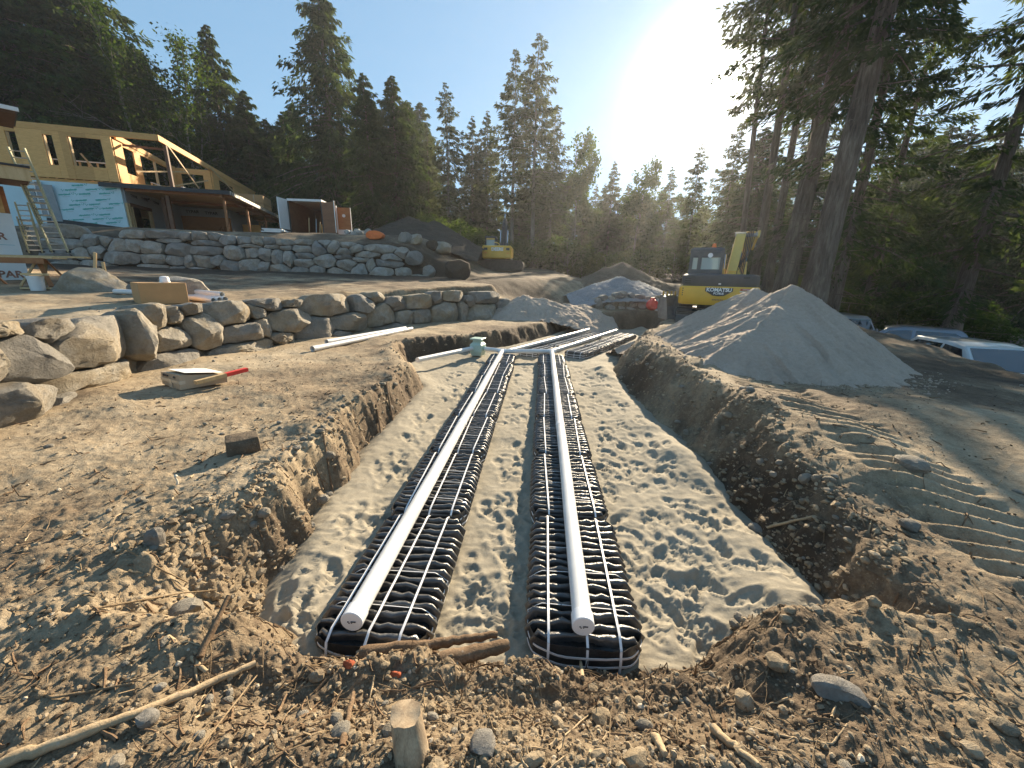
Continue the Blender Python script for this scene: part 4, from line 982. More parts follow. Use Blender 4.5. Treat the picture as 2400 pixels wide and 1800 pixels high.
put_text(nb_, 'TYPAR', .27, M['typar_text'], (-.62, -.004, 1.45), offset=.008, name='wrap_lettering'); put_text(nb_, 'TYPAR', .27, M['typar_text'], (-.5, -.004, .38), offset=.008, name='wrap_lettering')
N('wrap_print', 'pale_text', (-.5, -.003, 1.22), (.8, .004, .02))
# ladder
def ladder(a, b, w, label, n=12):
    a = Vector(a); b = Vector(b); t = thing('extension_ladder', label, 'ladder', a, 0); d = b - a
    side = Vector((d.y, -d.x, 0)); side = Vector((1, .25, 0)).normalized()
    for k, (f0, f1, ww, off) in enumerate(((0, .72, w, 0), (.3, 1, w * .86, .05))):
        for s_ in (-1, 1): MB().beam(d * f0 + side * s_ * ww / 2 + Vector((0, off, 0)), d * f1 + side * s_ * ww / 2 + Vector((0, off, 0)), .035, .08).build('rail', M['fibreglass'], t)
        nn = int(n * (f1 - f0)) + 1
        for i in range(nn): p = d * (f0 + (f1 - f0) * (i + .5) / nn) + Vector((0, off, 0)); MB().tube([p - side * ww / 2, p + side * ww / 2], .016, 8).build('rung', M['alu'], t, 40)
    for s_ in (-1, 1): MB().box(side * s_ * w / 2 + Vector((0, 0, .03)), (.07, .1, .06)).build('foot', M['rubber'], t)
    return t
la = at_y(142, 592, 13.2); lb = at_y(48, 400, 12.2)
ladder((la[0], la[1], la[2]), (lb[0], lb[1], lb[2] + .6), .42, 'tall yellow-railed extension ladder leaning against the wrapped building', 16)
l2 = at_y(84, 592, 13.0); l3 = at_y(52, 500, 12.4)
ladder((l2[0], l2[1], l2[2]), (l3[0], l3[1], l3[2] + .3), .34, 'short pale ladder standing close to the corner of the wrapped wall', 9)
# saw horse table
sp = at_y(45, 668, 10.6); sz_ = gz(sp[0], sp[1])
t = thing('sawhorse_table', 'wooden sawhorse work table with boards on top in front of the wrapped wall', 'table', (sp[0], sp[1], sz_), R(8))
for x in (-1.0, .55):
    for s_ in (-1, 1):
        MB().beam((x - .25, s_ * .3, 0), (x + .12, s_ * .1, .68), .09, .04).build('leg', M['lumber'], t); MB().beam((x + .45, s_ * .3, 0), (x + .12, s_ * .1, .68), .09, .04).build('leg', M['cedar_beam'], t)
for y, z, L, x in ((-.22, .72, 2.6, -.1), (.0, .72, 2.9, -.25), (.2, .76, 3.2, 0)): MB().box((x, y, z), (L, .19, .045)).build('board', M['lumber'], t)
MB().box((-.1, -.3, .64), (2.2, .05, .14)).build('rail', M['cedar_beam'], t)
bp = at_y(88, 672, 10.0); t = thing('bucket', 'white plastic bucket beside the sawhorse table', 'bucket', (bp[0], bp[1], gz(bp[0], bp[1])))
MB().lathe([(.12, 0), (.13, .01), (.145, .3), (.152, .3), (.152, .33), (.14, .33)], 20).build('body', M['white_paint'], t, 40); MB().lathe([(.155, .33), (.155, .355), (.13, .36)], 20).build('lid', M['white_paint'], t, 40)
MB().box((0, .02, .40), (.55, .16, .05)).build('board', M['lumber'], None, False, (bp[0], bp[1], gz(bp[0], bp[1]))).name = 'board'
tag(bpy.data.objects['board'] if 'board' in bpy.data.objects and bpy.data.objects['board'].parent is None else [o for o in bpy.data.objects if o.name.startswith('board') and o.parent is None][0], 'short pale board lying across the white bucket', 'board')
for i, (u, v_, L, a) in enumerate([(150, 668, 1.6, .1), (165, 655, 1.3, -.15), (120, 688, 1.1, .3)]):
    p = at_y(u, v_, 10.2); o = MB().box((0, 0, .02), (L, .1, .04)).build('offcut', M['lumber'], None, False, (p[0], p[1], gz(p[0], p[1]) + .01)); o.rotation_euler = (0, 0, a)
    tag(o, ['longest pale offcut on the ground right of the bucket', 'pale offcut behind the longest one near the ladder foot', 'short pale offcut lying in front of the bucket'][i], 'board', 'offcuts by the sawhorses')
# survey stakes
for u0, v0, u1, v1, lb in ((217, 648, 223, 592, 'pale wooden stake standing behind the wedge boulder, left one'), (250, 662, 241, 614, 'pale wooden stake leaning left, right one behind the wedge boulder')):
    a = at_y(u0, v0, 10.9); b = at_y(u1, v1, 10.9); o = MB().beam((0, 0, -.25), Vector(b) - Vector(a), .07, .035, up=(0, 1, 0)).build('survey_stake', M['lumber'], None, False, a); tag(o, lb, 'stake')
# cardboard boxes
bx = at_y(378, 700, 8.6); bz = gz(bx[0], bx[1])
t = thing('cardboard_box', 'closed tan cardboard box with white shipping label on the boulder wall terrace', 'box', (bx[0], bx[1], max(bz, bx[2] - .22)), R(-38))
w, d_, h = .72, .78, .43
body = MB().box((0, 0, h / 2), (w, d_, h), bev=.006).build('carton', M['cardboard'], t)
MB().box((0, 0, h + .002), (w * .98, .05, .003)).build('tape', M['tape'], t)
for s_ in (-1, 1): MB().box((0, s_ * .012 + .0, h + .001), (w * .99, .012, .003)).build('flap_edge', M['cardboard_grey'], t)
MB().box((-w / 2 - .002, d_ * .30, .12), (.003, .2, .16)).build('shipping_label', M['paper'], t, label='white printed shipping label')
for k in range(5): MB().box((-w / 2 - .004, d_ * .30, .07 + k * .025), (.002, .15 - .02 * (k % 2), .008)).build('label_print', M['ink'], t)
MB().box((-w / 2 - .001, -.02, h * .68), (.004, .1, .03)).build('hand_hole', M['ink'], t)
BXT = Vector((bx[0], bx[1], max(bz, bx[2] - .22) + h))
t = thing('white_jar', 'white round plastic jar sitting on top of the tan cardboard box', 'jar', (BXT.x + .05, BXT.y + .12, BXT.z + .004)); MB().lathe([(.085, 0), (.085, .08), (.075, .115), (.03, .13)], 24).build('jar_body', M['pvc_cap'], t, 50); MB().lathe([(.092, 0), (.092, .03)], 24).build('lid_rim', M['pvc_cap'], t, 50)
# bundles of pipe behind the box
for i, (u, v_, dz, lb) in enumerate([(500, 700, 0, 'left'), (515, 702, 0, 'middle'), (528, 700, 0, 'right'), (521, 690, .1, 'top')]):
    p = at_y(u, v_, 9.0 + .08 * i); g = gz(p[0], p[1]) + PR + dz; a = Vector((p[0], p[1], g)); d3 = Vector((-1.0, .42, .03)).normalized(); L = 2.4; n = 18
    m = MB(); M3 = d3.to_track_quat('Z', 'Y').to_matrix(); vs = []; fs = []
    for r_, z in ((PR, 0), (PR, L), (PR * .9, L), (PR * .9, 0)):
        for k in range(n): an = 2 * math.pi * k / n; vs.append(M3 @ Vector((r_ * math.cos(an), r_ * math.sin(an), z)))
    for q_ in range(4):
        for k in range(n): k2 = (k + 1) % n; fs.append((q_ * n + k, q_ * n + k2, (q_ + 1) % 4 * n + k2, (q_ + 1) % 4 * n + k))
    m.add(vs, fs); tag(m.build('stacked_pipe', M['pvc'], None, 40, a), 'white pipe in the small bundle right of the box, %s open end' % lb, 'pipe', 'bundle of white pipes on the terrace')
p = at_y(300, 690, 9.8)
tag(MB().tube([(0, 0, 0), (.9, -.25, 0)], PR, 16).build('stacked_pipe', M['pvc'], None, 40, (p[0] - .3, p[1], gz(p[0], p[1]) + PR)), 'short white pipe end showing left of the cardboard box', 'pipe')
for i, (u, v_, w_) in enumerate([(310, 672, .36), (335, 675, .28), (360, 676, .3)]): loose((u, v_), 10.2, w_, .26, ['orange-brown stone behind the cardboard box, tallest and leftmost', 'small orange-brown stone in the middle behind the cardboard box', 'orange-brown stone behind the cardboard box, closest to the white cap'][i], M['rock'], 70 + i, name='stone', group='stones behind the box')
# second box with paper and painted stake
cb = at_z(437, 898, .56); cz = gz(cb[0], cb[1])
t = thing('parts_carton', 'crushed taped brown carton with white sheets on the ground below the wall', 'box', (cb[0], cb[1], cz), R(-28))
MB().hull([(-.30, -.17, .02), (.22, -.17, .0), (-.30, -.16, .20), (.22, -.15, .21), (-.30, .35, .02), (.28, .40, .0), (-.26, .36, .14), (.30, .40, .13)]).build('carton', M['cardboard_grey'], t)
MB().box((-.04, -.172, .105), (.53, .006, .05)).build('tape', M['tape'], t); MB().box((-.02, -.176, .07), (.09, .005, .13)).build('tape', M['tape'], t); MB().box((.226, -.02, .1), (.006, .3, .05)).build('tape', M['tape'], t)
for x, w_, z in ((-.2, .035, .168), (-.12, .09, .176), (-.12, .08, .163), (.1, .05, .163), (.1, .02, .178)): MB().box((x, -.170, z), (w_, .012, .009 if w_ != .035 else .03)).build('box_print', M['ink'], t)
tag(MB().hull([(-.26, -.1, 0), (.26, -.12, .012), (-.2, .36, 0), (.32, .34, .01), (.0, .1, .035)]).build('paper_sheet', M['paper'], None, False, (cb[0], cb[1] + .02, cz + .21)), 'crumpled white sheet lying on the crushed carton', 'paper').rotation_euler = (-.16, 0, R(-28))
a = at_z(500, 880, .68); b = at_z(578, 862, .70)
t = thing('marking_stake', 'wooden stake with bright red painted end beside the crushed carton', 'stake', a); dd = Vector(b) - Vector(a); dd.z = .03
MB().beam(dd * -.5, dd * .35, .07, .05).build('shaft', M['lumber'], t); MB().beam(dd * .34, dd * 1.0, .074, .054).build('painted_end', M['red_paint'], t, label='bright red painted tip'); t.location.z = gz(a[0], a[1]) + .16

# ------------------------------------------------------------------ cargo trailer
tp = at_y(724, 566, 28.6); tz = gz(tp[0], tp[1])
tr = thing('cargo_trailer', 'white enclosed cargo trailer with open rear doors and brown lined interior', 'trailer', (tp[0], tp[1], tz), R(4))
def T(name, mat, c, d, parent=tr, **k): return P(name, mat, c, d, parent=parent, **k)
W_, H_, L_ = 2.15, 2.1, 4.2; zb = .32
T('roof', 'white_paint', (0, L_ / 2, zb + H_), (W_ + .1, L_, .08)); T('wall', 'trailer_ply', (-W_ / 2, L_ / 2, zb + H_ / 2), (.06, L_, H_)); T('wall', 'trailer_ply', (W_ / 2, L_ / 2 + .7, zb + H_ / 2), (.06, L_ - 1.4, H_)); T('wall', 'trailer_ply', (W_ / 2, .2, zb + H_ / 2), (.06, .4, H_)); T('front_wall', 'trailer_ply', (0, L_, zb + H_ / 2), (W_, .06, H_)); T('deck', 'dark_wood', (0, L_ / 2, zb), (W_, L_, .1))
T('outer_skin', 'white_paint', (-W_ / 2 - .05, L_ / 2, zb + H_ / 2), (.03, L_, H_)); T('rear_frame', 'white_paint', (0, -.03, zb + H_ - .02), (W_ + .1, .06, .14))
for s_ in (-1, 1): T('rear_frame', 'machine_dark', (s_ * W_ / 2, -.03, zb + H_ / 2 - .05), (.08, .06, H_ - .1))
d1 = T('rear_door', 'white_paint', (-W_ / 2 - .14, -.52, zb + H_ / 2), (.06, 1.05, H_ - .05), rot=Matrix.Rotation(R(-8), 3, 'Z')); T('door_frame', 'machine_dark', (-W_ / 2 - .14, -.52, zb + .12), (.07, 1.06, .1), parent=d1, rot=Matrix.Rotation(R(-8), 3, 'Z'))
d2 = T('rear_door', 'trailer_ply', (W_ / 2 + .5, -.18, zb + H_ / 2 - .05), (.06, 1.05, H_ - .15), rot=Matrix.Rotation(R(72), 3, 'Z'), label='open rear door showing its brown inside'); T('latch_bar', 'alu', (W_ / 2 + .96, -.36, zb + H_ / 2), (.04, .04, H_ - .1), parent=d2)
d3 = T('side_door', 'plywood', (W_ / 2 + 1.25, .55, zb + H_ / 2 - .1), (.95, .05, H_ - .45), label='open brown side door with pale hatch'); T('door_edge', 'white_paint', (W_ / 2 + .78, .5, zb + H_ / 2 - .05), (.06, .08, H_ - .35), parent=d3)
for x in (W_ / 2 + .78 + .02, W_ / 2 + 1.72): T('trim', 'white_paint', (x, .51, zb + H_ / 2 - .1), (.03, .04, H_ - .45), parent=d3)
T('kick_plate', 'white_paint', (W_ / 2 + 1.25, .51, zb + .18), (.9, .04, .32), parent=d3); MB().lathe([(.11, 0), (.11, .02)], 12, (W_ / 2 + 1.25, .52, zb + 1.25), Matrix.Rotation(R(90), 3, 'X')).build('hatch', M['paper'], d3)
for s_ in (-1, 1):
    w_ = MB().tube([(s_ * (W_ / 2 + .02), 2.3, .33), (s_ * (W_ / 2 + .22), 2.3, .33)], .33, 20).build('wheel', M['rubber'], tr, 40); MB().tube([(s_ * (W_ / 2 + .1), 2.3, .33), (s_ * (W_ / 2 + .235), 2.3, .33)], .19, 16).build('rim', M['alu'], w_, 40)
for i, (x, y, h, mt, nm, lb) in enumerate([(-.15, .5, 1.0, 'lumber', 'wooden_pole', 'pale tool handle upright in the trailer, tallest one'), (.3, .6, .95, 'steel', 'metal_bar', 'grey metal bar leaning in the trailer doorway'), (.62, .45, .75, 'lumber', 'wooden_pole', 'short pale tool handle right of the grey bar in the trailer')]):
    t = MB().beam((0, 0, 0), (.06, .05, h), .06, .05).build(nm, M[mt], None, False, (tp[0] + x, tp[1] + y, tz + zb + .05)); tag(t, lb, 'tool')
t = MB().box((0, 0, .3), (.3, .3, .6), bev=.02).build('tool_crate', M['osb'], None, False, (tp[0] + .8, tp[1] + .75, tz + zb + .05)); tag(t, 'wooden crate inside the trailer by the right door', 'crate')
# rubble and orange bag by the trailer
for i in range(9):
    p = (tp[0] + 3.3 + (i % 5) * .42 + random.uniform(-.1, .1), tp[1] - 1.4 + (i // 5) * .6); s_ = random.uniform(.35, .6)
    me = boulder_mesh([(s_ * math.cos(k) * random.uniform(.4, .6), s_ * math.sin(k) * random.uniform(.35, .5)) for k in np.linspace(0, 6.28, 8)[:-1]], s_, 800 + i, .2, 14, .2, .04, mat=M['concrete'], cuts=4)
    tag(link('concrete_chunk', me, None, (p[0], p[1], gz(p[0], p[1]) + s_ * .45 + (.15 if i % 3 == 0 else 0))), 'chunk of pale broken concrete heaped right of the trailer', 'rubble', 'broken concrete heaped by the trailer')
op = at_y(880, 571, 23.6); m = boulder_mesh([(.55 * math.cos(k), .26 * math.sin(k)) for k in np.linspace(0, 6.28, 10)[:-1]], .5, 77, .3, 18, .3, .05, mat=M['orange'], cuts=2)
tag(link('tarp_bundle', m, None, (op[0], op[1], gz(op[0], op[1]) + .2)), 'orange tarp bundle on top of the upper wall right of the trailer', 'tarp')
# ------------------------------------------------------------------ excavators
def track_mesh(L, h, w, n=22):
    m = MB(); r = h / 2; pts = []
    for k in range(11): a = -math.pi / 2 - math.pi * k / 10; pts.append((-L / 2 + r + r * math.cos(a), r + r * math.sin(a)))
    for k in range(11): a = math.pi / 2 - math.pi * k / 10; pts.append((L / 2 - r + r * math.cos(a), r + r * math.sin(a)))
    m.prism([(y, z) for y, z in pts], 0, -w / 2 + .02, w / 2 - .02)
    per = []; Lp = 0
    for i in range(len(pts)):
        a, b = Vector(pts[i]), Vector(pts[(i + 1) % len(pts)]); per.append((Lp, a, b)); Lp += (b - a).length
    N_ = int(Lp / .15)
    for k in range(N_):
        t = Lp * k / N_; l, a, b = [p for p in per if p[0] <= t][-1]; d = (b - a).normalized(); p = a + d * (t - l); ang = math.atan2(d.y, d.x)
        m.box((0, p.x, p.y), (w, .11, .05), Matrix.Rotation(ang, 3, 'X'))
    return m.mesh('track', M['track'])
def rot_fit(root, lst): pass
kp = at_y(1672, 752, 13.1); kz = gz(kp[0], kp[1])
ex = thing('excavator', 'yellow compact excavator with dark cab seen from behind beyond the sand pile', 'excavator', (kp[0], kp[1], kz - .16), R(-24))
def E(name, mat, c, d, bev=.03, rot=None): return MB().box(c, d, rot, bev).build(name, M[mat], ex)
tm = track_mesh(2.6, .68, .45)
for s_ in (-1, 1):
    o = link('track', tm, ex, (s_ * .92, .9, 0)); 
    for y in (-.85, .95): MB().tube([(s_ * .25, y, .34), (s_ * .27, y, .34)], .25, 16).build('sprocket', M['machine_dark'], o, 40)
E('undercarriage', 'machine_dark', (0, .9, .42), (1.4, 1.6, .35)); E('slew_ring', 'machine_dark', (0, .9, .66), (1.1, 1.1, .2))
E('dozer_blade', 'machine_grey', (0, -.75, .22), (2.3, .10, .44), .02); 
for s_ in (-1, 1): MB().beam((s_ * .4, -.7, .25), (s_ * .4, .2, .35), .12, .14).build('blade_arm', M['machine_dark'], ex)
def rounded_back(z0, z1, w, y0, y1, mat, name, bulge=.22, tap=0.0, n=16):
    poly = []
    for k in range(n + 1):
        t = k / n * 2 - 1; poly.append((t * w / 2, y0 - bulge * (1 - abs(t) ** 3.2) + (.12 * max(0, abs(t) - .9) / .1)))
    poly += [(w / 2, y1), (-w / 2, y1)]; m = MB(); nn = len(poly); vs = []
    lay = [(z0, .97), (z0 + .05, 1), (z1 - .05, 1), (z1, .97 - tap)]
    for z, s_ in lay: vs += [(x * s_, (y - .5) * s_ + .5, z) for x, y in poly]
    fs = [(i * nn + k, i * nn + (k + 1) % nn, (i + 1) * nn + (k + 1) % nn, (i + 1) * nn + k) for i in range(3) for k in range(nn)] + [tuple(range(nn))[::-1], tuple(range(3 * nn, 4 * nn))]
    m.add(vs, fs); return m.build(name, M[mat], ex, 35)
rounded_back(.76, 1.34, 2.31, -.25, 1.6, 'yellow', 'counterweight'); hood = rounded_back(1.34, 1.72, 2.22, -.18, 1.2, 'machine_grey', 'engine_hood', .2, .06)
for z in (1.05, 1.12, 1.19, 1.26): MB().box((-.95, -.29, z), (.22, .02, .035)).build('vent_slat', M['machine_dark'], ex)
for z in (1.43, 1.5, 1.57): MB().box((-.86, -.29, z), (.3, .02, .03)).build('vent_slat', M['machine_dark'], ex)
MB().box((.68, -.33, 1.62), (.26, .03, .07)).build('hood_vent', M['machine_dark'], ex); MB().box((0, -.405, 1.42), (.07, .02, .04)).build('hood_latch', M['white_text'], ex)
MB().prism([(-.39, 1.30), (.39, 1.30), (.39, 1.20), (.16, 1.06), (0, 1.045), (-.16, 1.06), (-.39, 1.20)], 1, -.492, -.46).build('name_plate', M['machine_dark'], ex)
put_text(ex, 'KOMATSU', .155, M['white_text'], (0, -.498, 1.235), offset=.006, sx=.98, label='white raised maker lettering'); put_text(ex, 'PC78US', .085, M['white_text'], (0, -.498, 1.125), offset=.003)
MB().box((.74, -.455, 1.26), (.30, .012, .05)).build('warning_decal', M['red_text'], ex); [MB().box((.66 + k * .032, -.462, 1.26), (.02, .012, .022)).build('decal_print', M['white_text'], ex) for k in range(7)]; MB().box((.74, -.455, 1.20), (.32, .012, .025)).build('warning_decal', M['white_text'], ex); [MB().box((-.14 + k * .045, -.476, .93 + .004 * (k % 2)), (.034, .012, .035)).build('decal_print', M['typar_text'], ex) for k in range(7)]
# cab
cz0, cz1 = 1.34, 2.52; cx0, cx1, cy0, cy1 = -.98, .06, .35, 1.75
for x in (cx0 + .05, cx1 - .05):
    for y in (cy0 + .05, cy1 - .05): MB().beam((x, y, cz0), (x * .97 - .01, y, cz1 - .05), .10, .10).build('cab_pillar', M['machine_grey'], ex)
MB().hull([(x, y, z) for x, y, z in [(cx0 + .1, cy0 + .1, cz1 + .05), (cx1 - .1, cy0 + .1, cz1 + .05), (cx0 + .1, cy1 - .1, cz1 + .05), (cx1 - .1, cy1 - .1, cz1 + .05), (cx0, cy0, cz1 - .08), (cx1, cy0, cz1 - .08), (cx0, cy1, cz1 - .08), (cx1, cy1, cz1 - .08), (cx0 + .02, cy0 + .02, cz1), (cx1 - .02, cy0 + .02, cz1)]]).build('cab_roof', M['machine_grey'], ex)
E('cab_back', 'machine_grey', ((cx0 + cx1) / 2, cy0 + .05, 1.6), (cx1 - cx0 - .1, .08, .55)); E('cab_back', 'machine_grey', ((cx0 + cx1) / 2, cy0 + .05, cz1 - .17), (cx1 - cx0 - .1, .08, .2)); E('cab_mullion', 'machine_grey', (-.66, cy0 + .04, 2.15), (.12, .07, .7), .01)
E('cab_side', 'yellow_pale', (cx1 - .03, 1.05, 1.75), (.06, 1.3, .8)); E('cab_side', 'machine_grey', (cx0 + .03, 1.05, 1.6), (.06, 1.3, .5))
MB().box(((cx0 + cx1) / 2, cy0 + .05, 2.17), (cx1 - cx0 - .2, .012, .68)).build('rear_window', M['cab_glass'], ex); MB().box(((cx0 + cx1) / 2, cy1 - .05, 2.0), (cx1 - cx0 - .2, .012, 1.1)).build('front_window', M['cab_glass'], ex)
MB().box((cx0 + .03, 1.05, 2.2), (.012, 1.1, .7)).build('side_window', M['cab_glass'], ex); MB().box((cx1 - .03, 1.05, 2.4), (.012, 1.1, .4)).build('side_window', M['cab_glass'], ex)
MB().box((-.42, .95, 1.95), (.36, .12, .55), bev=.05).build('seat', M['machine_dark'], ex); MB().box((-.42, .95, 2.3), (.22, .1, .16), bev=.04).build('seat', M['machine_dark'], ex)
b_o = MB().lathe([(.07, 0), (.075, .03), (.06, .05), (.06, .1), (.045, .125), (.01, .135)], 14, (-.28, .6, cz1 + .05)).build('beacon', M['orange'], ex, 50)
MB().lathe([(.075, 0), (.075, .012)], 14, (-.36, .37, cz1 - .2), Matrix.Rotation(R(90), 3, 'X')).build('round_sticker', M['white_text'], ex)
# boom and folded arm
def plate(pts, x0, x1, name, mat, sh=0.0):
    m_ = MB().prism(pts, 0, x0, x1); m_.v = [(p[0] + (p[2] - 1.2) * sh, p[1], p[2]) for p in m_.v]; return m_.build(name, M[mat], ex)
plate([(.95, 1.15), (1.25, 1.15), (1.75, 2.5), (1.85, 2.95), (1.7, 3.12), (1.45, 3.0), (1.05, 1.9)], .16, .44, 'boom', 'yellow_pale', .12)
plate([(1.65, 3.16), (2.0, 3.2), (2.45, 2.75), (2.4, 1.4), (2.1, 1.3), (2.0, 2.3), (1.7, 2.85)], .46, .72, 'arm', 'yellow_pale', .12)
plate([(1.5, 2.95), (1.72, 3.2), (2.05, 3.22), (2.5, 2.7), (2.3, 2.6), (1.9, 2.95)], .80, .86, 'arm_cheek', 'yellow_pale', .12)
plate([(.75, 1.35), (1.1, 1.5), (1.1, 1.85), (.8, 1.85)], .26, .50, 'boom_bracket', 'yellow')
for x, a, b in ((.60, (.9, 1.4), (1.5, 2.5)), (.78, (1.2, 1.5), (1.8, 2.8)), (.14, (1.0, 1.4), (1.5, 2.4))):
    m_o = MB().tube([(x, a[0], a[1]), (x, (a[0] + b[0]) / 2, (a[1] + b[1]) / 2)], .06, 12).build('hydraulic_cylinder', M['yellow_pale'], ex, 40); MB().tube([(x, (a[0] + b[0]) / 2, (a[1] + b[1]) / 2), (x, b[0], b[1])], .035, 10).build('piston_rod', M['rod'], m_o, 40)
for k in range(5):
    x = .50 + .05 * k; MB().tube([(x, 1.0, 1.5), (x + .05, 1.15, 1.9 + .1 * k), (x + .16, 1.4, 2.5), (x + .18, 1.65, 3.1 + .03 * k), (x + .24, 1.95, 3.0)], .018, 7).build('hose', M['rubber'], ex, 60)
for y, z in ((1.68, 3.05), (2.0, 3.12), (2.38, 2.75)): MB().tube([(.36, y, z), (1.1, y, z)], .06, 12).build('pivot_pin', M['steel'], ex, 40)
# spare bucket to the left
bp = at_y(1572, 738, 14.2); t = thing('excavator_bucket', 'grey steel excavator bucket with teeth standing left of the compact excavator', 'bucket', (bp[0], bp[1], gz(bp[0], bp[1])), R(15))
MB().prism([(-.25, 0), (.3, .05), (.42, .45), (.3, .85), (.22, .85), (.3, .45), (.2, .12), (-.2, .08)], 0, -.3, .3).build('shell', M['steel'], t)
for s_ in (-.3, .28): MB().prism([(-.25, 0), (.3, .05), (.42, .45), (.3, .85), (-.05, .8)], 0, s_, s_ + .02).build('cheek', M['steel'], t)
for k in range(4): MB().hull([(-.24 + .16 * k + a, b, c) for a in (-.03, .03) for b, c in ((.2, .82), (.3, .82), (.22, .98))]).build('tooth', M['rod'], t)
# far excavator
dp = at_y(1168, 657, 32.5); dz = gz(dp[0], dp[1])
ex = thing('excavator', 'distant orange-yellow excavator with wide counterweight parked by the forest', 'excavator', (dp[0], dp[1], dz), R(-4)); ex.scale = (.88, .88, .88)
tm2 = track_mesh(4.1, .85, .6)
for s_ in (-1, 1):
    o = link('track', tm2, ex, (.25, s_ * .95, 0)); o.rotation_euler = (0, 0, R(90))
E('undercarriage', 'machine_dark', (.2, 0, .55), (2.4, 1.6, .4)); E('slew_ring', 'machine_dark', (0, 0, .85), (1.3, 1.3, .25))
E('counterweight', 'yellow', (0, -1.15, 1.5), (2.55, .8, 1.08), .10); E('engine_hood', 'yellow', (.35, .2, 1.55), (1.8, 1.9, .9), .06); E('upper_deck', 'machine_dark', (0, .3, 1.05), (2.4, 2.6, .2))
put_text(ex, 'DEERE', .36, M['white_text'], (0.05, -1.56, 1.72), offset=.014, label='white raised maker lettering')
for s_ in (-1, 1):
    MB().box((s_ * .95, -1.555, 1.75), (.3, .02, .2)).build('lift_recess', M['machine_dark'], ex); MB().box((s_ * .95, -1.56, 1.42), (.2, .02, .045)).build('reflector', M['orange'], ex)
cabx, caby = -.75, 1.0
for x in (-1.2, -.35):
    for y in (.35, 1.7): MB().beam((x, y, 1.1), (x, y, 2.85), .1, .1).build('cab_pillar', M['machine_dark'], ex)
E('cab_roof', 'machine_grey', (-.78, 1.02, 2.88), (1.0, 1.55, .14), .05); E('roof_guard', 'yellow_pale', (-.78, .35, 2.72), (.9, .06, .12), .01); E('cab_body', 'machine_dark', (-.78, 1.02, 1.5), (.95, 1.45, .9), .04)
MB().box((-.78, .36, 2.3), (.78, .012, .7)).build('rear_window', M['cab_glass'], ex); MB().box((-.78, 1.7, 2.2), (.78, .012, .9)).build('front_window', M['cab_glass'], ex)
MB().tube([(.1, -.9, 2.0), (.15, -.9, 2.2), (-.05, -.9, 2.32), (-.3, -.9, 2.34)], .035, 8).build('handrail', M['yellow_pale'], ex, 60)
plate([(.9, 1.3), (1.5, 1.3), (2.6, 3.6), (2.7, 4.4), (2.2, 4.5), (1.9, 3.6)], .1, .5, 'boom', 'machine_grey'); plate([(2.2, 4.6), (2.7, 4.7), (3.1, 3.4), (3.0, 1.5), (2.7, 1.5)], .15, .45, 'arm', 'machine_grey')
for x in (-.02, .62):
    m_o = MB().tube([(x, 1.2, 1.5), (x, 1.6, 2.5)], .09, 12).build('hydraulic_cylinder', M['machine_grey'], ex, 40); MB().tube([(x, 1.6, 2.5), (x, 2.0, 3.6)], .06, 10).build('piston_rod', M['rod'], m_o, 40)
m_o = MB().tube([(.3, 2.0, 3.9), (.3, 2.25, 4.7)], .09, 12).build('hydraulic_cylinder', M['machine_grey'], ex, 40); MB().tube([(.3, 2.25, 4.7), (.3, 2.4, 5.1)], .05, 10).build('piston_rod', M['rod'], m_o, 40)
for k in range(4): MB().tube([(.15 + .08 * k, 1.3, 2.2), (.2 + .07 * k, 2.1, 4.3 + .1 * k), (.2 + .07 * k, 2.4, 4.4)], .025, 6).build('hose', M['rubber'], ex, 60)

# red canister lying by the round boulders
rp_ = at_y(1527, 728, 18.3); t = thing('fuel_canister', 'bright red plastic canister lying by the small round boulder wall', 'canister', (rp_[0], rp_[1], gz(rp_[0], rp_[1])), R(20))
MB().lathe([(.05, -.2), (.2, -.18), (.24, -.1), (.25, 0), (.24, .1), (.2, .18), (.05, .2)], 20, (0, 0, .25), Matrix.Rotation(R(80), 3, 'X')).build('body', M['red_paint'], t, 50); MB().lathe([(.06, 0), (.06, .08), (.04, .1)], 12, (0, -.02, .47)).build('cap', M['red_paint'], t, 50)
MB().tube([(-.12, 0, .42), (-.1, 0, .55), (.1, 0, .55), (.14, 0, .42)], .025, 8).build('handle', M['red_paint'], t, 60)
p = at_y(1550, 725, 18.2); o = MB().box((0, 0, .12), (.5, .2, .04)).build('plank', M['paper'], None, False, (p[0], p[1], gz(p[0], p[1]))); o.rotation_euler = (0, R(-20), .3); tag(o, 'pale plank end sticking up right of the red canister', 'plank')

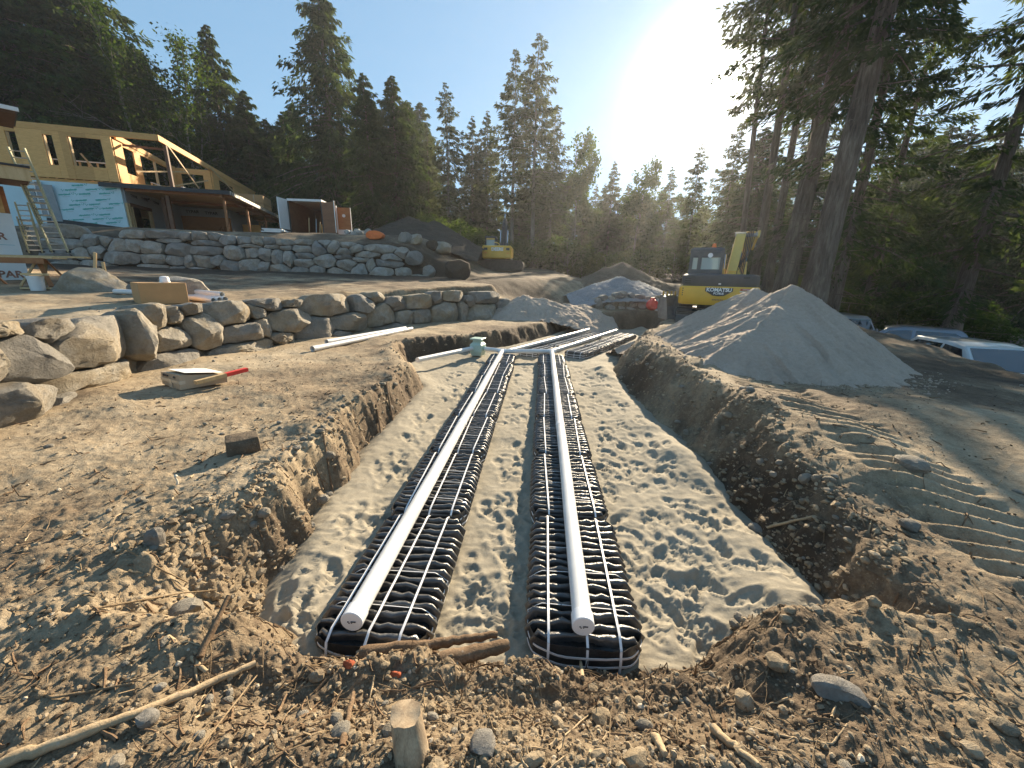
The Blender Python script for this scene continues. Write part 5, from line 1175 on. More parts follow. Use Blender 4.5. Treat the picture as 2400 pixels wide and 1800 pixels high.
# ------------------------------------------------------------------ parked vehicles
def vehicle(loc, rz, label, mat, prof, roof, wins, W=1.95, cat='truck', name='pickup_truck', groundz=0):
    """prof: body side outline (y forward, z); roof: greenhouse (y,z) polygon, narrower towards its top"""
    v_ = thing(name, label, cat, loc, rz); hw = W / 2
    def loft(poly, tuck, nm, mt):
        zmin = min(p[1] for p in poly); zmax = max(p[1] for p in poly); vs = []; n = len(poly)
        for s_, k in ((-1, .0), (-1, .06), (1, .06), (1, .0)):
            for y, z in poly:
                f = hw - tuck * (z - zmin) / (zmax - zmin); vs.append((s_ * (f - (.06 if k == 0 and False else 0)), y, z))
        vs2 = vs[:n] + vs[2 * n:3 * n]; fs = [(i, (i + 1) % n, n + (i + 1) % n, n + i) for i in range(n)] + [tuple(range(n))[::-1], tuple(range(n, 2 * n))]
        bm = bmesh.new(); vv = [bm.verts.new(p) for p in vs2]
        for f in fs: bm.faces.new([vv[i] for i in f])
        bmesh.ops.recalc_face_normals(bm, faces=bm.faces); bmesh.ops.bevel(bm, geom=list(bm.edges), offset=.05, segments=3, affect='EDGES', profile=.5)
        me = bpy.data.meshes.new(nm); bm.to_mesh(me); bm.free(); me.materials.append(mt); me.polygons.foreach_set('use_smooth', [True] * len(me.polygons)); me.set_sharp_from_angle(angle=R(50)); return link(nm, me, v_)
    body = loft(prof, .05, 'body', mat); gh = loft(roof, .26, 'cabin', mat)
    z0 = min(p[1] for p in roof); z1 = max(p[1] for p in roof)
    def side_x(z): return hw - .26 * (z - z0) / (z1 - z0) + .012
    for w_ in wins:
        if w_[0] == 'side':
            for s_ in (-1, 1):
                pts = [(s_ * side_x(z), y, z) for y, z in w_[1]] + [(s_ * (side_x(z) - .03), y, z) for y, z in w_[1]]
                MB().hull(pts).build('side_window', M['car_glass'], gh)
        else:
            (ya, za), (yb, zb_) = w_[1]; n_ = Vector((0, za - zb_, yb - ya)).normalized() * .012
            if n_.y * w_[2] < 0: n_ = -n_
            pts = []
            for y, z in ((ya, za), (yb, zb_)):
                for s_ in (-1, 1):
                    p = Vector((s_ * (side_x(z) - .10), y, z)); pts += [p + n_, p - n_ * 3]
            MB().hull(pts).build('windshield' if w_[2] > 0 else 'rear_window', M['car_glass'], gh)
    for s_ in (-1, 1):
        MB().box((s_ * (hw + .14), w_mirror[0], w_mirror[1]), (.24, .12, .17), bev=.03).build('mirror', mat if name != 'pickup_truck' else M['machine_dark'], v_)
    ys = (min(p[0] for p in prof) + 1.0, max(p[0] for p in prof) - .95)
    for y in ys:
        for s_ in (-1, 1):
            w_ = MB().lathe([(.18, -.12), (.36, -.12), (.39, -.06), (.39, .06), (.36, .12), (.18, .12)], 24, (s_ * (hw - .12), y, .39), Matrix.Rotation(R(90), 3, 'Y')).build('wheel', M['rubber'], v_, 40)
            MB().lathe([(.02, -.135), (.24, -.13), (.24, .13), (.02, .135)], 18, (s_ * (hw - .12), y, .39), Matrix.Rotation(R(90), 3, 'Y')).build('rim', M['alu'], w_, 40)
    for s_ in (-1, 1):
        MB().box((s_ * (hw - .28), max(p[0] for p in prof) - .02, .9), (.35, .08, .2), bev=.03).build('headlight', M['cab_glass'], v_); MB().box((s_ * (hw - .2), min(p[0] for p in prof) + .01, .95), (.16, .06, .35), bev=.02).build('taillight', M['red_text'], v_)
    MB().box((0, max(p[0] for p in prof) + .03, .55), (W * .92, .12, .2), bev=.04).build('bumper', M['alu'], v_)
    return v_
w_mirror = (1.15, 1.25)
truck_prof = [(-2.9, .45), (2.85, .45), (2.9, .8), (2.75, 1.12), (1.3, 1.2), (-2.9, 1.22)]
truck_roof = [(1.65, 1.17), (.75, 1.84), (.3, 1.92), (-1.25, 1.9), (-1.42, 1.75), (-1.5, 1.17)]
twins = [('side', [(1.2, 1.22), (.72, 1.74), (.05, 1.80), (.05, 1.24)]), ('side', [(-.05, 1.24), (-.05, 1.80), (-1.1, 1.79), (-1.25, 1.7), (-1.3, 1.24)]), ('win', [(1.52, 1.27), (.82, 1.79)], 1), ('win', [(-1.49, 1.3), (-1.44, 1.72)], -1)]
vehicle((16.15, 16.0, -1.33), R(50), 'blue-grey crew cab pickup parked side-on behind the sand pile', M['paint_blue'], truck_prof, truck_roof, twins)
vehicle((14.15, 12.0, -1.36), R(166), 'white pickup facing the camera with sky reflected in its windshield', M['paint_white'], truck_prof, truck_roof, twins, name='utility_truck')
w_mirror = (1.0, 1.2)
suv_prof = [(-2.3, .4), (2.3, .4), (2.38, .75), (2.2, 1.02), (1.1, 1.1), (-2.35, 1.12)]
suv_roof = [(1.5, 1.07), (.7, 1.68), (.2, 1.78), (-1.9, 1.76), (-2.15, 1.65), (-2.35, 1.07)]
swins = [('side', [(1.1, 1.12), (.62, 1.6), (-.1, 1.66), (-.1, 1.14)]), ('side', [(-.2, 1.14), (-.2, 1.66), (-1.1, 1.66), (-1.1, 1.14)]), ('side', [(-1.2, 1.14), (-1.2, 1.65), (-1.85, 1.62), (-2.05, 1.14)]), ('win', [(1.4, 1.15), (.76, 1.63)], 1), ('win', [(-2.33, 1.14), (-2.18, 1.6)], -1)]
vehicle((17.2, 21.6, -1.08), R(-14), 'silver-white SUV with dark rear window, farthest of the parked vehicles', M['paint_silver'], suv_prof, suv_roof, swins, W=1.9, cat='car', name='parked_car')
# ------------------------------------------------------------------ trees
def kites(C, D, N, L, W):
    """leaf sprays: centres C, long axis D, side axis N, lengths, widths -> verts, quads"""
    a = C; b = C + D * (L * .45)[:, None] + N * (W * .5)[:, None]; c = C + D * L[:, None]; d = C + D * (L * .4)[:, None] - N * (W * .5)[:, None]
    V = np.stack([a, b, c, d], 1).reshape(-1, 3); n = len(C); Q = np.arange(4 * n).reshape(n, 4); return V, Q
def unit(a): return a / np.maximum(1e-6, np.linalg.norm(a, axis=1))[:, None]
def conifer(H, base, rad, nb, per, seed, droop=.35, leaf=(.45, .16), shape=.8, trunk_r=.3, mat='needles', gap=0.0, bark='bark', jag=.35, lean=(0, 0), top=.02, dead=0, hang=.5, up=.15):
    """returns trunk mesh and crown mesh; branches carry drooping sprays"""
    g = np.random.default_rng(seed)
    tz = np.linspace(0, 1, 12)
    bend = np.stack([lean[0] * tz ** 1.3 * H + .12 * np.sin(tz * 5 + seed) * tz, lean[1] * tz * H + .12 * np.cos(tz * 4 + seed) * tz, tz * H], 1)
    m = MB(); m.tube([tuple(p) for p in bend], [max(.02, trunk_r * (1 - t * .93) * (1.35 if t == 0 else 1)) for t in tz], 10)
    # bare limbs
    h = base + (H - base) * np.linspace(0, 1, nb) ** .92 + g.normal(0, .15, nb); h = np.clip(h, base, H * .995)
    keep = g.random(nb) > gap * np.abs(np.sin(h * 1.7 + seed)); h = h[keep]; n = len(h)
    f = 1 - (h - base) / (H - base)
    az = np.arange(n) * 2.399 + g.normal(0, .4, n)
    Lb = rad * (top + (1 - top) * np.clip(f, 0, 1) ** shape) * (1 - .45 * np.clip((f - .82) / .18, 0, 1)) * (1 - jag + jag * 2 * g.random(n) * .75)
    px = np.interp(h / H, tz, bend[:, 0]); py = np.interp(h / H, tz, bend[:, 1])
    C = []; D = []; N = []; LL = []; WW = []
    for i in range(n):
        k = max(4, int(per * (.35 + .65 * Lb[i] / rad)))
        t = g.random(k) ** .75 * .95 + .05
        dirx, diry = math.sin(az[i]), math.cos(az[i]); sl = up * (1 - f[i]) - droop * f[i]
        bx_ = px[i] + dirx * Lb[i] * t; by_ = py[i] + diry * Lb[i] * t; bz_ = h[i] + Lb[i] * (sl * t - droop * .5 * t * t + .12 * np.maximum(0, t - .8))
        side = g.choice([-1, 1], k); sp = g.uniform(.0, .32, k) * Lb[i] * (1.05 - t) * side
        c = np.stack([bx_ + diry * sp, by_ - dirx * sp, bz_ - np.abs(sp) * .25 + g.normal(0, .05, k) * Lb[i]], 1)
        d = np.stack([dirx * .6 + diry * side * g.uniform(.2, 1, k), diry * .6 - dirx * side * g.uniform(.2, 1, k), -hang + g.normal(0, .35, k)], 1)
        nn = np.stack([g.normal(0, 1, k), g.normal(0, 1, k), g.normal(0, .6, k)], 1)
        C.append(c); D.append(d); N.append(nn); s_ = g.uniform(.6, 1.35, k) * min(1, .3 + .5 * Lb[i]); LL.append(leaf[0] * s_); WW.append(leaf[1] * s_ * g.uniform(.8, 1.3, k))
        if Lb[i] > .5: m.tube([(px[i], py[i], h[i]), (px[i] + dirx * Lb[i] * .5, py[i] + diry * Lb[i] * .5, h[i] + Lb[i] * (sl * .5 - droop * .12)), (px[i] + dirx * Lb[i] * .92, py[i] + diry * Lb[i] * .92, h[i] + Lb[i] * (sl * .92 - droop * .42))], [.012 + .012 * Lb[i], .008 + .006 * Lb[i], .006], 4, False)
    for _ in range(dead):
        z = g.uniform(.08, .95) * base + .3; a = g.uniform(0, 6.28); L = g.uniform(.5, 1.9); x0 = np.interp(z / H, tz, bend[:, 0]); y0 = np.interp(z / H, tz, bend[:, 1]); c_, s_ = math.sin(a), math.cos(a); dz = g.uniform(-.4, .15)
        m.tube([(x0, y0, z), (x0 + c_ * L * .5, y0 + s_ * L * .5, z + dz * L * .3), (x0 + c_ * L, y0 + s_ * L, z + dz * L)], [.022, .015, .006], 4, False)
    C = np.concatenate(C); D = unit(np.concatenate(D)); N = np.concatenate(N); N = unit(N - D * (N * D).sum(1)[:, None])
    V, Q = kites(C, D, N, np.concatenate(LL), np.concatenate(WW))
    return m.mesh('trunk', M[bark], 60, False), mesh_np('crown', V, Q, False, M[mat])
def broadleaf(H, rad, seed, nleaf, leaf=(.3, .22), mat='leaves', bark='bark_pale', trunk_r=.18, base=.3, ivy=0, stems=1, bare=False):
    g = np.random.default_rng(seed); m = MB(); tips = []; C = []
    def grow(p, d, L, r, lv):
        q_ = p + d * L * .5 + Vector(g.normal(0, .06, 3)) * L; e = p + d * L
        m.tube([p, q_, e], [r, r * .8, r * .6], 6 if lv < 2 else 4, False)
        if lv >= 4 or r < .012: tips.append((np.array(e), L)); return
        for _ in range(3 if lv else 4):
            nd = (d + Vector(g.normal(0, .55, 3)) + Vector((0, 0, .12))).normalized(); tt_ = g.uniform(.45, 1.0)
            grow(p.lerp(e, tt_), nd, L * g.uniform(.5, .75), r * .55, lv + 1)
        tips.append((np.array(e), L))
    for k in range(stems):
        d = Vector((g.normal(0, .09), g.normal(0, .09), 1)).normalized(); o = Vector((g.normal(0, .5), g.normal(0, .5), 0)) if stems > 1 else Vector((0, 0, 0)); Hs = H * g.uniform(.75, 1)
        p = o; seg = 5; pr = trunk_r * g.uniform(.7, 1)
        for s_ in range(seg):
            e = p + (d + Vector(g.normal(0, .06, 3))).normalized() * Hs / seg; r0 = pr * (1 - s_ / seg * .8); m.tube([p, e], [r0, r0 - pr * .16], 8, False)
            if (s_ + 1) / seg > base:
                for _ in range(3):
                    nd = Vector((g.normal(), g.normal(), g.uniform(.2, .9))).normalized(); grow(p.lerp(e, g.random()), nd, rad * g.uniform(.35, .8) * (1.15 - s_ / seg * .7), r0 * .4, 1 if not bare else 2)
            if ivy:
                kk = int(ivy / stems / seg); tpos = g.random(kk); pts = np.array(p)[None] + (np.array(e) - np.array(p))[None] * tpos[:, None]; C.append(pts + g.normal(0, r0 * 1.7 + .08, (kk, 3)) * np.array([1, 1, .8]))
            p = e
        tips.append((np.array(p), 1.0))
    tp_ = np.array([t_[0] for t_ in tips]); ix = g.integers(0, len(tp_), nleaf)
    C.append(tp_[ix] + g.normal(0, .09 * rad, (nleaf, 3))); C = np.concatenate(C); k = len(C)
    D = unit(np.stack([g.normal(0, 1, k), g.normal(0, 1, k), g.normal(-.3, .6, k)], 1)); N = unit(np.cross(D, g.normal(0, 1, (k, 3))))
    s_ = g.uniform(.6, 1.3, k); V, Q = kites(C, D, N, leaf[0] * s_, leaf[1] * s_)
    return m.mesh('trunk', M[bark], 60, False), mesh_np('crown', V, Q, False, M[mat])
PROTO = {
 'cedar_a': (conifer(26, 1.0, 8.4, 360, 150, 1, .42, (.60, .17), .72, .45, jag=.85, hang=.75, gap=.35), 26),
 'cedar_b': (conifer(22, .8, 6.2, 310, 140, 2, .40, (.56, .17), .75, .38, jag=.8, hang=.7, mat='needles', gap=.3), 22),
 'cedar_g': (conifer(18, .6, 4.6, 250, 125, 3, .35, (.5, .2), .75, .32, mat='needles_green', jag=.7, hang=.5), 18),
 'fir_a': (conifer(24, 6.0, 4.2, 180, 80, 4, .12, (.52, .15), .65, .26, mat='needles_grey', jag=.6, gap=.5, dead=30, hang=.45, bark='bark_pale'), 24),
 'fir_b': (conifer(21, 3.5, 3.8, 180, 80, 5, .22, (.5, .15), .7, .24, mat='needles_grey', jag=.6, gap=.35, dead=24, hang=.5, bark='bark_pale'), 21),
 'fir_c': (conifer(16, 1.2, 3.4, 210, 85, 6, .25, (.46, .15), .8, .2, mat='needles_grey', jag=.5, gap=.2, hang=.5), 16),
 'near_a': (conifer(27, 9.5, 4.2, 190, 190, 7, .3, (.34, .085), .6, .50, mat='needles', jag=.8, gap=.5, dead=60, hang=.6), 27),
 'near_b': (conifer(20, 3.5, 5.2, 120, 270, 8, .3, (.32, .08), .6, .34, mat='needles', jag=.8, gap=.5, dead=30, hang=.6), 20),
 'near_c': (conifer(24, 10, 2.6, 120, 160, 9, .15, (.34, .085), .5, .22, mat='needles_grey', jag=.7, gap=.6, dead=40, hang=.5), 24),
 'broad_a': (broadleaf(14, 3.6, 10, 16000, (.34, .22)), 14),
 'alder': (broadleaf(17, 3.4, 11, 2600, (.26, .16), mat='ivy', ivy=5200, stems=4, trunk_r=.17, base=.45, bare=True), 17),
 'bush': (broadleaf(2.4, 1.6, 12, 5200, (.17, .10), mat='leaves', trunk_r=.05, base=.05, stems=4), 2.4),
 'sapling': (conifer(5, .3, 1.3, 110, 60, 13, .2, (.22, .07), .8, .06, mat='needles_green', hang=.3), 5),
}
NAMES = {'cedar_a': 'cedar_tree', 'cedar_b': 'cedar_tree', 'cedar_g': 'cedar_tree', 'fir_a': 'fir_tree', 'fir_b': 'fir_tree', 'fir_c': 'fir_tree', 'near_a': 'fir_tree', 'near_b': 'hemlock_tree', 'near_c': 'fir_tree', 'broad_a': 'broadleaf_tree', 'alder': 'alder_tree', 'bush': 'bush', 'sapling': 'conifer_sapling'}
def tree(kind, x, y, h, label, group=None, rz=None, wide=1.0, tilt=(0, 0), z=None):
    (tk, cr), H0 = PROTO[kind]; s_ = h / H0
    t = thing(NAMES[kind], label, 'bush' if kind == 'bush' else 'tree', (x, y, (gz(x, y) if z is None else z) - .15), random.uniform(0, 6.28) if rz is None else rz, group)
    t.scale = (s_ * wide, s_ * wide, s_); t.rotation_euler[0] = tilt[0]; t.rotation_euler[1] = tilt[1]
    link('trunk', tk, t); link('crown', cr, t); return t
def tree_px(kind, u, Y, vtop, label, **k):
    """u: column of the trunk, Y: depth, vtop: row of the tip (photo pixels)"""
    b = at_y(u, 660, Y); x = b[0]
    z0 = gz(x, Y); top = at_y(u, vtop, Y)
    return tree(kind, top[0] * .5 + x * .5, Y, max(2, top[2] - z0 + .15), label, **k)
k_ = 2400 / 2212
# left forest above the house
tree_px('cedar_a', 40, 44, -260, 'tall dark cedar at the left edge above the eave of the wrapped building', wide=1.1)
tree_px('cedar_g', 150, 47, -160, 'broad mossy green cedar behind the left windows of the house', wide=1.35)
tree_px('cedar_a', 265, 50, -130, 'dark cedar with long sweeping branches behind the large house window', wide=1.15)
tree_px('cedar_b', -60, 52, -200, 'dark cedar cut by the left edge of the picture')
tree_px('alder', 385, 49, 20, 'pale bare-limbed alder clad in ivy behind the house, left clump', wide=.9)
tree_px('alder', 440, 50, 75, 'ivy-clad alder with reddish bare twigs behind the house, right clump', wide=.9, rz=2.0)
tree_px('cedar_b', 530, 56, 58, 'narrow pointed cedar standing alone against the sky behind the house roof', wide=.85)
tree_px('cedar_b', 600, 55, 210, 'dense dark cedar at the far end of the house')
tree_px('cedar_g', 688, 60, 262, 'small sunlit green cedar left of the tallest tree', wide=1.1)
tree_px('cedar_a', 775, 50, -45, 'tallest dark cedar in the middle left with a ragged crown', wide=.92)
tree_px('cedar_b', 868, 40, 172, 'dark cedar tight against the right side of the tallest cedar')
tree_px('cedar_b', 930, 41, 178, 'pointed dark cedar above the dark soil pile')
tree_px('fir_b', 1050, 52, 192, 'slim fir with see-through crown right of the dark cedars')
tree_px('fir_c', 1108, 56, 270, 'short fir right beside the slim see-through one')
tree_px('fir_c', 1142, 57, 258, 'short ragged fir left of the tall twin firs')
tree_px('fir_a', 1203, 47, 115, 'tall sparse fir with bare lower trunk, left of the twin firs', wide=1.05)
tree_px('fir_a', 1253, 46, 78, 'tallest sparse fir with bare pale trunk, right of the twin firs', wide=1.1, rz=1.3)
tree_px('fir_b', 1292, 50, 255, 'thin fir just right of the tallest sparse fir')
tree_px('fir_c', 1005, 58, 300, 'low fir between the dark cedars and the slim fir')
tree_px('broad_a', 1355, 55, 300, 'pale leafy tree in the centre of the forest edge', wide=.8)
tree_px('fir_c', 1428, 56, 378, 'small dark fir behind the brown dirt pile')
tree_px('broad_a', 1490, 58, 375, 'round leafy tree behind the compact excavator', wide=.9)
tree_px('fir_b', 1560, 50, 390, 'narrow fir directly left of the compact excavator cab', wide=.9)
tree_px('fir_b', 1622, 42, 338, 'grey-green fir below the sun')
tree_px('fir_b', 1705, 36, 290, 'fir right of the sun behind the slender leaning trunk')
# right hand trunks
def lean_tree(kind, u0, v0, u1, v1, Y, h, label, wide=1.0, rz=0.0):
    a = at_y(u0, v0, Y); b = at_y(u1, v1, Y); g_ = gz(a[0], Y); t_ = (g_ - a[2]) / (b[2] - a[2]); x0 = a[0] + (b[0] - a[0]) * t_
    an = math.atan2(b[0] - a[0], b[2] - a[2])
    t = tree(kind, x0, Y, h, label, rz=rz, wide=wide); t.rotation_euler = Matrix.Rotation(an, 4, 'Y').to_euler() if rz == 0 else (Matrix.Rotation(an, 4, 'Y') @ Matrix.Rotation(rz, 4, 'Z')).to_euler(); return t
lean_tree('near_c', 1742, 540, 1805, 0, 24, 23, 'slender bare leaning trunk with few branches beside the sun', .9)
lean_tree('near_a', 1905, 690, 2078, 0, 15.5, 25, 'thickest bark trunk rising behind the sand pile', 1.0, .6)
lean_tree('near_a', 1835, 690, 1995, 0, 20, 26, 'big trunk just left of the thickest one', .95, 2.1)
lean_tree('near_c', 1770, 640, 1868, 0, 22, 23, 'thin trunk left of the two big trunks', 1.2, 1.0)
lean_tree('near_c', 1800, 660, 1915, 0, 26, 24, 'dark thin trunk half hidden between the big trunks', 1.2, 3.0)
lean_tree('near_c', 1860, 660, 1945, 0, 30, 25, 'farther grey trunk showing between the two big trunks', 1.3, 4.0)
tree('near_b', 15.5, 19.5, 19, 'dark drooping hemlock right of the thickest trunk', z=-1.2, rz=1.0)
tree('near_b', 20.5, 18.5, 20, 'dark hemlock with long bare limbs above the blue-grey pickup', z=-1.2, rz=2.6, wide=1.1)
tree('near_b', 24, 15.0, 18, 'hemlock cut by the right edge above the white pickup', z=-1.2, rz=4.0, wide=1.15)
tree('near_b', 22, 25, 17, 'dark hemlock filling the gap behind the parked vehicles', z=-1.0, rz=5.0, wide=1.2)
# massed forest behind
gg = random.Random(5); nL = 0
for i in range(46 + 34):
    u = -150 + i * 58 + gg.uniform(-18, 18) if i < 46 else 940 + (i - 46) * 25; Y = gg.uniform(60, 78) if u < 1750 else gg.uniform(32, 52)
    if u < 1000: kd = gg.choice(['cedar_a', 'cedar_b', 'cedar_b']); vt = gg.uniform(200, 330) if u > 420 else gg.uniform(60, 200)
    elif u < 1750: kd = gg.choice(['fir_c', 'fir_b', 'broad_a', 'fir_c']); vt = gg.uniform(380, 500) if i < 46 else gg.uniform(430, 530)
    else: kd = gg.choice(['cedar_b', 'cedar_a', 'fir_c']); vt = gg.uniform(260, 430)
    if u < 1000: lb, gr = 'dark conifer massed in the forest on the left behind the house', 'dark conifers massed behind the house'
    elif u < 1750: lb, gr = 'hazy background tree in the low forest belt at the centre', 'hazy trees of the central forest belt'
    else: lb, gr = 'dark conifer massed in the shady forest behind the right-hand trunks', 'shady conifers behind the right trunks'
    if u >= 1000 and u < 1750 and kd == 'broad_a': lb = 'hazy background leafy tree in the low forest belt at the centre'
    elif u >= 1000 and u < 1750: lb = 'hazy background fir in the low forest belt at the centre'
    tree_px(kd, u, Y, vt, lb, group=gr, wide=gg.uniform(.95, 1.35))
for i in range(40):
    u = 860 + i * 24 + gg.uniform(-12, 12); Y = gg.uniform(40, 47)
    if u > 1880: continue
    b = at_y(u, 650, Y); tree('bush' if i % 3 else 'sapling', b[0], Y, gg.uniform(1.6, 3.4), 'green undergrowth shrub along the foot of the central forest' if i % 3 else 'young conifer among the undergrowth at the forest foot', 'undergrowth shrubs at the forest foot' if i % 3 else 'young conifers at the forest foot', wide=1.3)
for i in range(16):
    x = 13.5 + i * .9 + gg.uniform(-.4, .4); y = gg.uniform(23, 30); tree('bush' if i % 2 else 'sapling', x, y, gg.uniform(1.8, 3.2), 'dark shrub in the shade behind the parked vehicles', 'shrubs behind the parked vehicles', wide=1.3, z=-1.0)
# trees around the rest of the clearing, outside the picture
for i in range(14):
    a = R(100 + i * 12); r_ = gg.uniform(45, 60); tree('cedar_b', r_ * math.sin(a), r_ * math.cos(a), gg.uniform(16, 24), 'conifer behind the viewpoint', 'conifers behind the viewpoint', wide=1.2) if False else None
# ------------------------------------------------------------------ debris: gravel, clods, twigs, roots, sticks
def on_ground(u, v, lift=0.0):
    z = .5
    for _ in range(9):
        p = at_z(u, v, z); z += .6 * (gz(p[0], p[1]) - z)
    return Vector((p[0], p[1], gz(p[0], p[1]) + lift))
ico = bmesh.new(); bmesh.ops.create_icosphere(ico, subdivisions=1, radius=1); IV = np.array([v_.co[:] for v_ in ico.verts]); IF = np.array([[v_.index for v_ in f.verts] for f in ico.faces]); ico.free()
ico = bmesh.new(); bmesh.ops.create_icosphere(ico, subdivisions=2, radius=1); JV = np.array([v_.co[:] for v_ in ico.verts]); JF = np.array([[v_.index for v_ in f.verts] for f in ico.faces]); ico.free()
def scatter(n, seed, rmin, rmax, amax, size, pw, base=IV, faces=IF, accept=None, jit=.22, flat=.7, sink=.25, mat='pebble', name='gravel', label='', toner=.2):
    g = np.random.default_rng(seed); nt_ = n * (3 if accept is None else 12); r = rmin * (rmax / rmin) ** g.random(nt_); a = g.uniform(-amax, amax, nt_); x = r * np.sin(a); y = r * np.cos(a)
    q_ = trench_q(x, y); ok = q_ < -.02
    if accept is not None: ok &= accept(x, y, q_, g)
    x, y, r = x[ok][:n], y[ok][:n], r[ok][:n]; n = len(x)
    s_ = size[0] + (size[1] - size[0]) * g.random(n) ** pw
    z = gheight(x, y)
    sc3 = s_[:, None] * np.stack([g.uniform(.7, 1.3, n), g.uniform(.7, 1.3, n), flat * g.uniform(.7, 1.3, n)], 1)
    an = g.uniform(0, 6.28, n); c, sn = np.cos(an), np.sin(an)
    P_ = base[None] * (1 + g.normal(0, jit, (n, len(base), 1))); P_ = P_ * sc3[:, None, :]
    X_ = P_[..., 0] * c[:, None] - P_[..., 1] * sn[:, None] + x[:, None]; Y_ = P_[..., 0] * sn[:, None] + P_[..., 1] * c[:, None] + y[:, None]; Z_ = P_[..., 2] + (z + s_ * (flat - sink))[:, None]
    Vv = np.stack([X_, Y_, Z_], -1).reshape(-1, 3); Ff = (faces[None] + (np.arange(n) * len(base))[:, None, None]).reshape(-1, 3)
    me = mesh_np(name, Vv, Ff, False, M[mat]); at_ = me.attributes.new('tone', 'FLOAT', 'POINT'); at_.data.foreach_set('value', np.repeat(g.normal(0.03, toner * .5, n), len(base)).astype(np.float32))
    return struct(link(name, me), 'stuff', label)
scatter(13000, 1, .75, 11, R(66), (.002, .014), 4, name='gravel', label='small loose pebbles scattered over the churned earth', toner=.22)
fgok = lambda x, y, q_, g: ((y < 2.3) & (x < 1.9)) | (q_ > -1.3) | (g.random(len(x)) < .16)
scatter(9000, 2, .75, 6.0, R(66), (.0025, .015), 3.2, accept=fgok, name='soil_crumbs', label='brown soil crumbs and clods along the banks and foreground', mat='dirt', toner=.1)
scatter(420, 3, .8, 9.0, R(62), (.010, .038), 3.5, JV, JF, accept=fgok, jit=.10, name='soil_clods', label='larger lumps of dug soil along the trench edges', mat='dirt', toner=.06)
scatter(300, 4, 1.0, 12.0, R(62), (.008, .032), 3, JV, JF, jit=.05, name='loose_stones', label='scattered loose round stones on the bare earth', mat='rock', sink=.35)
bank = lambda x, y, q_, g: (q_ > -1.15) & (y > 1.95)
scatter(5200, 5, 1.9, 13.0, R(50), (.004, .030), 3.0, accept=bank, name='bank_crumbs', label='crumbled soil and stones on the trench bank faces', mat='dirt', toner=.1, sink=.4)
scatter(260, 6, 1.9, 11.0, R(45), (.015, .06), 2.5, JV, JF, accept=bank, jit=.08, name='bank_stones', label='stones embedded in the trench bank faces', mat='rock', sink=.5)
ringp = lambda x, y, q_, g: (np.abs(np.hypot(x - 5.3, (y - 8.1) * .95) - 2.35) < .4 * np.abs(g.normal(0, .6, len(x))) + .1)
scatter(1400, 7, 5.0, 12.5, R(50), (.005, .026), 3.0, accept=ringp, name='spilled_sand_lumps', label='coarse lumps rolled to the foot of the big sand pile', mat='pile_sand', sink=.35)
# crumbs fallen on the sand along the walls
g = np.random.default_rng(9); vs = []; fs = []
# twigs and roots
def twig_mesh(n, seed, rmin, rmax, amax, L, rad, accept=None, wild=.4):
    g = np.random.default_rng(seed); m = MB(); k = 0
    R_ = rmin * (rmax / rmin) ** g.random(n * 8); A_ = g.uniform(-amax, amax, n * 8); QQ = trench_q(R_ * np.sin(A_), R_ * np.cos(A_))
    for r, a, q_ in zip(R_, A_, QQ):
        if k >= n: break
        x, y = r * math.sin(a), r * math.cos(a)
        if q_ > -.05 or (accept and not accept(x, y, q_, g)): continue
        k += 1; an = g.uniform(0, 6.28); l = g.uniform(*L); pts = []; dx, dy = math.cos(an), math.sin(an); bend = g.normal(0, wild)
        for t in np.linspace(0, 1, 5):
            px = x + dx * l * t - dy * l * bend * t * t; py = y + dy * l * t + dx * l * bend * t * t; pts.append([px, py, 0])
        zz_ = gheight(np.array([p[0] for p in pts]), np.array([p[1] for p in pts])); z0 = np.maximum(zz_, np.linspace(zz_[0], zz_[-1], 5))
        for i, p in enumerate(pts): p[2] = z0[i] + g.uniform(.0, .012) + .03 * abs(g.normal()) * (i / 4) ** 2 * (g.random() < .4)
        r_ = g.uniform(*rad); m.tube(pts, [r_, r_ * .9, r_ * .8, r_ * .6, r_ * .4], 4, False)
    return m
fg2 = lambda x, y, q_, g: (y < 2.4 and x < 2.2) or q_ > -1.8 or g.random() < .12
struct(link('twigs', twig_mesh(520, 21, .8, 6, R(64), (.05, .26), (.0012, .0032), fg2).mesh('twigs', M['twig'], False, False)), 'stuff', 'thin broken twigs and root fibres littering the earth')
struct(link('bark_litter', twig_mesh(900, 23, 1.2, 9, R(64), (.03, .13), (.003, .008), None, .15).mesh('bark_litter', M['log'], False, False)), 'stuff', 'dark bark scraps and root bits strewn over the earth')
struct(link('wood_chips', twig_mesh(260, 22, .8, 7, R(62), (.03, .10), (.003, .007), None, .1).mesh('wood_chips', M['pale_wood'], False, False)), 'stuff', 'small pale wood splinters strewn over the earth')
def stick(pxs, r, label, mat='twig', lift=None, zs=None, name='stick', taper=.6, n=9, cat='stick', wob=.3, rise=0.0):
    pts = [on_ground(u, v, (r * .8 if lift is None else lift)) for u, v in pxs] if zs is None else [Vector(at_z(u, v, z)) for (u, v), z in zip(pxs, zs)]; out = []; rs_ = random.Random(int(pxs[0][0])); k = 6
    for i in range(len(pts) - 1):
        for j in range(k): 
            p = pts[i].lerp(pts[i + 1], j / k); out.append(p + Vector((rs_.uniform(-1, 1), rs_.uniform(-1, 1), rs_.uniform(-.6, .6))) * r * wob)
    out.append(pts[-1]); m = len(out)
    for i, p in enumerate(out): p.z += rise * i / (m - 1)
    o0 = out[0].copy(); rad = [r * (1 - (1 - taper) * i / (m - 1)) * rs_.uniform(.86, 1.12) for i in range(m)]
    ob = MB().tube([p - o0 for p in out], rad, n).build(name, M[mat], None, 50, o0); return tag(ob, label, cat)
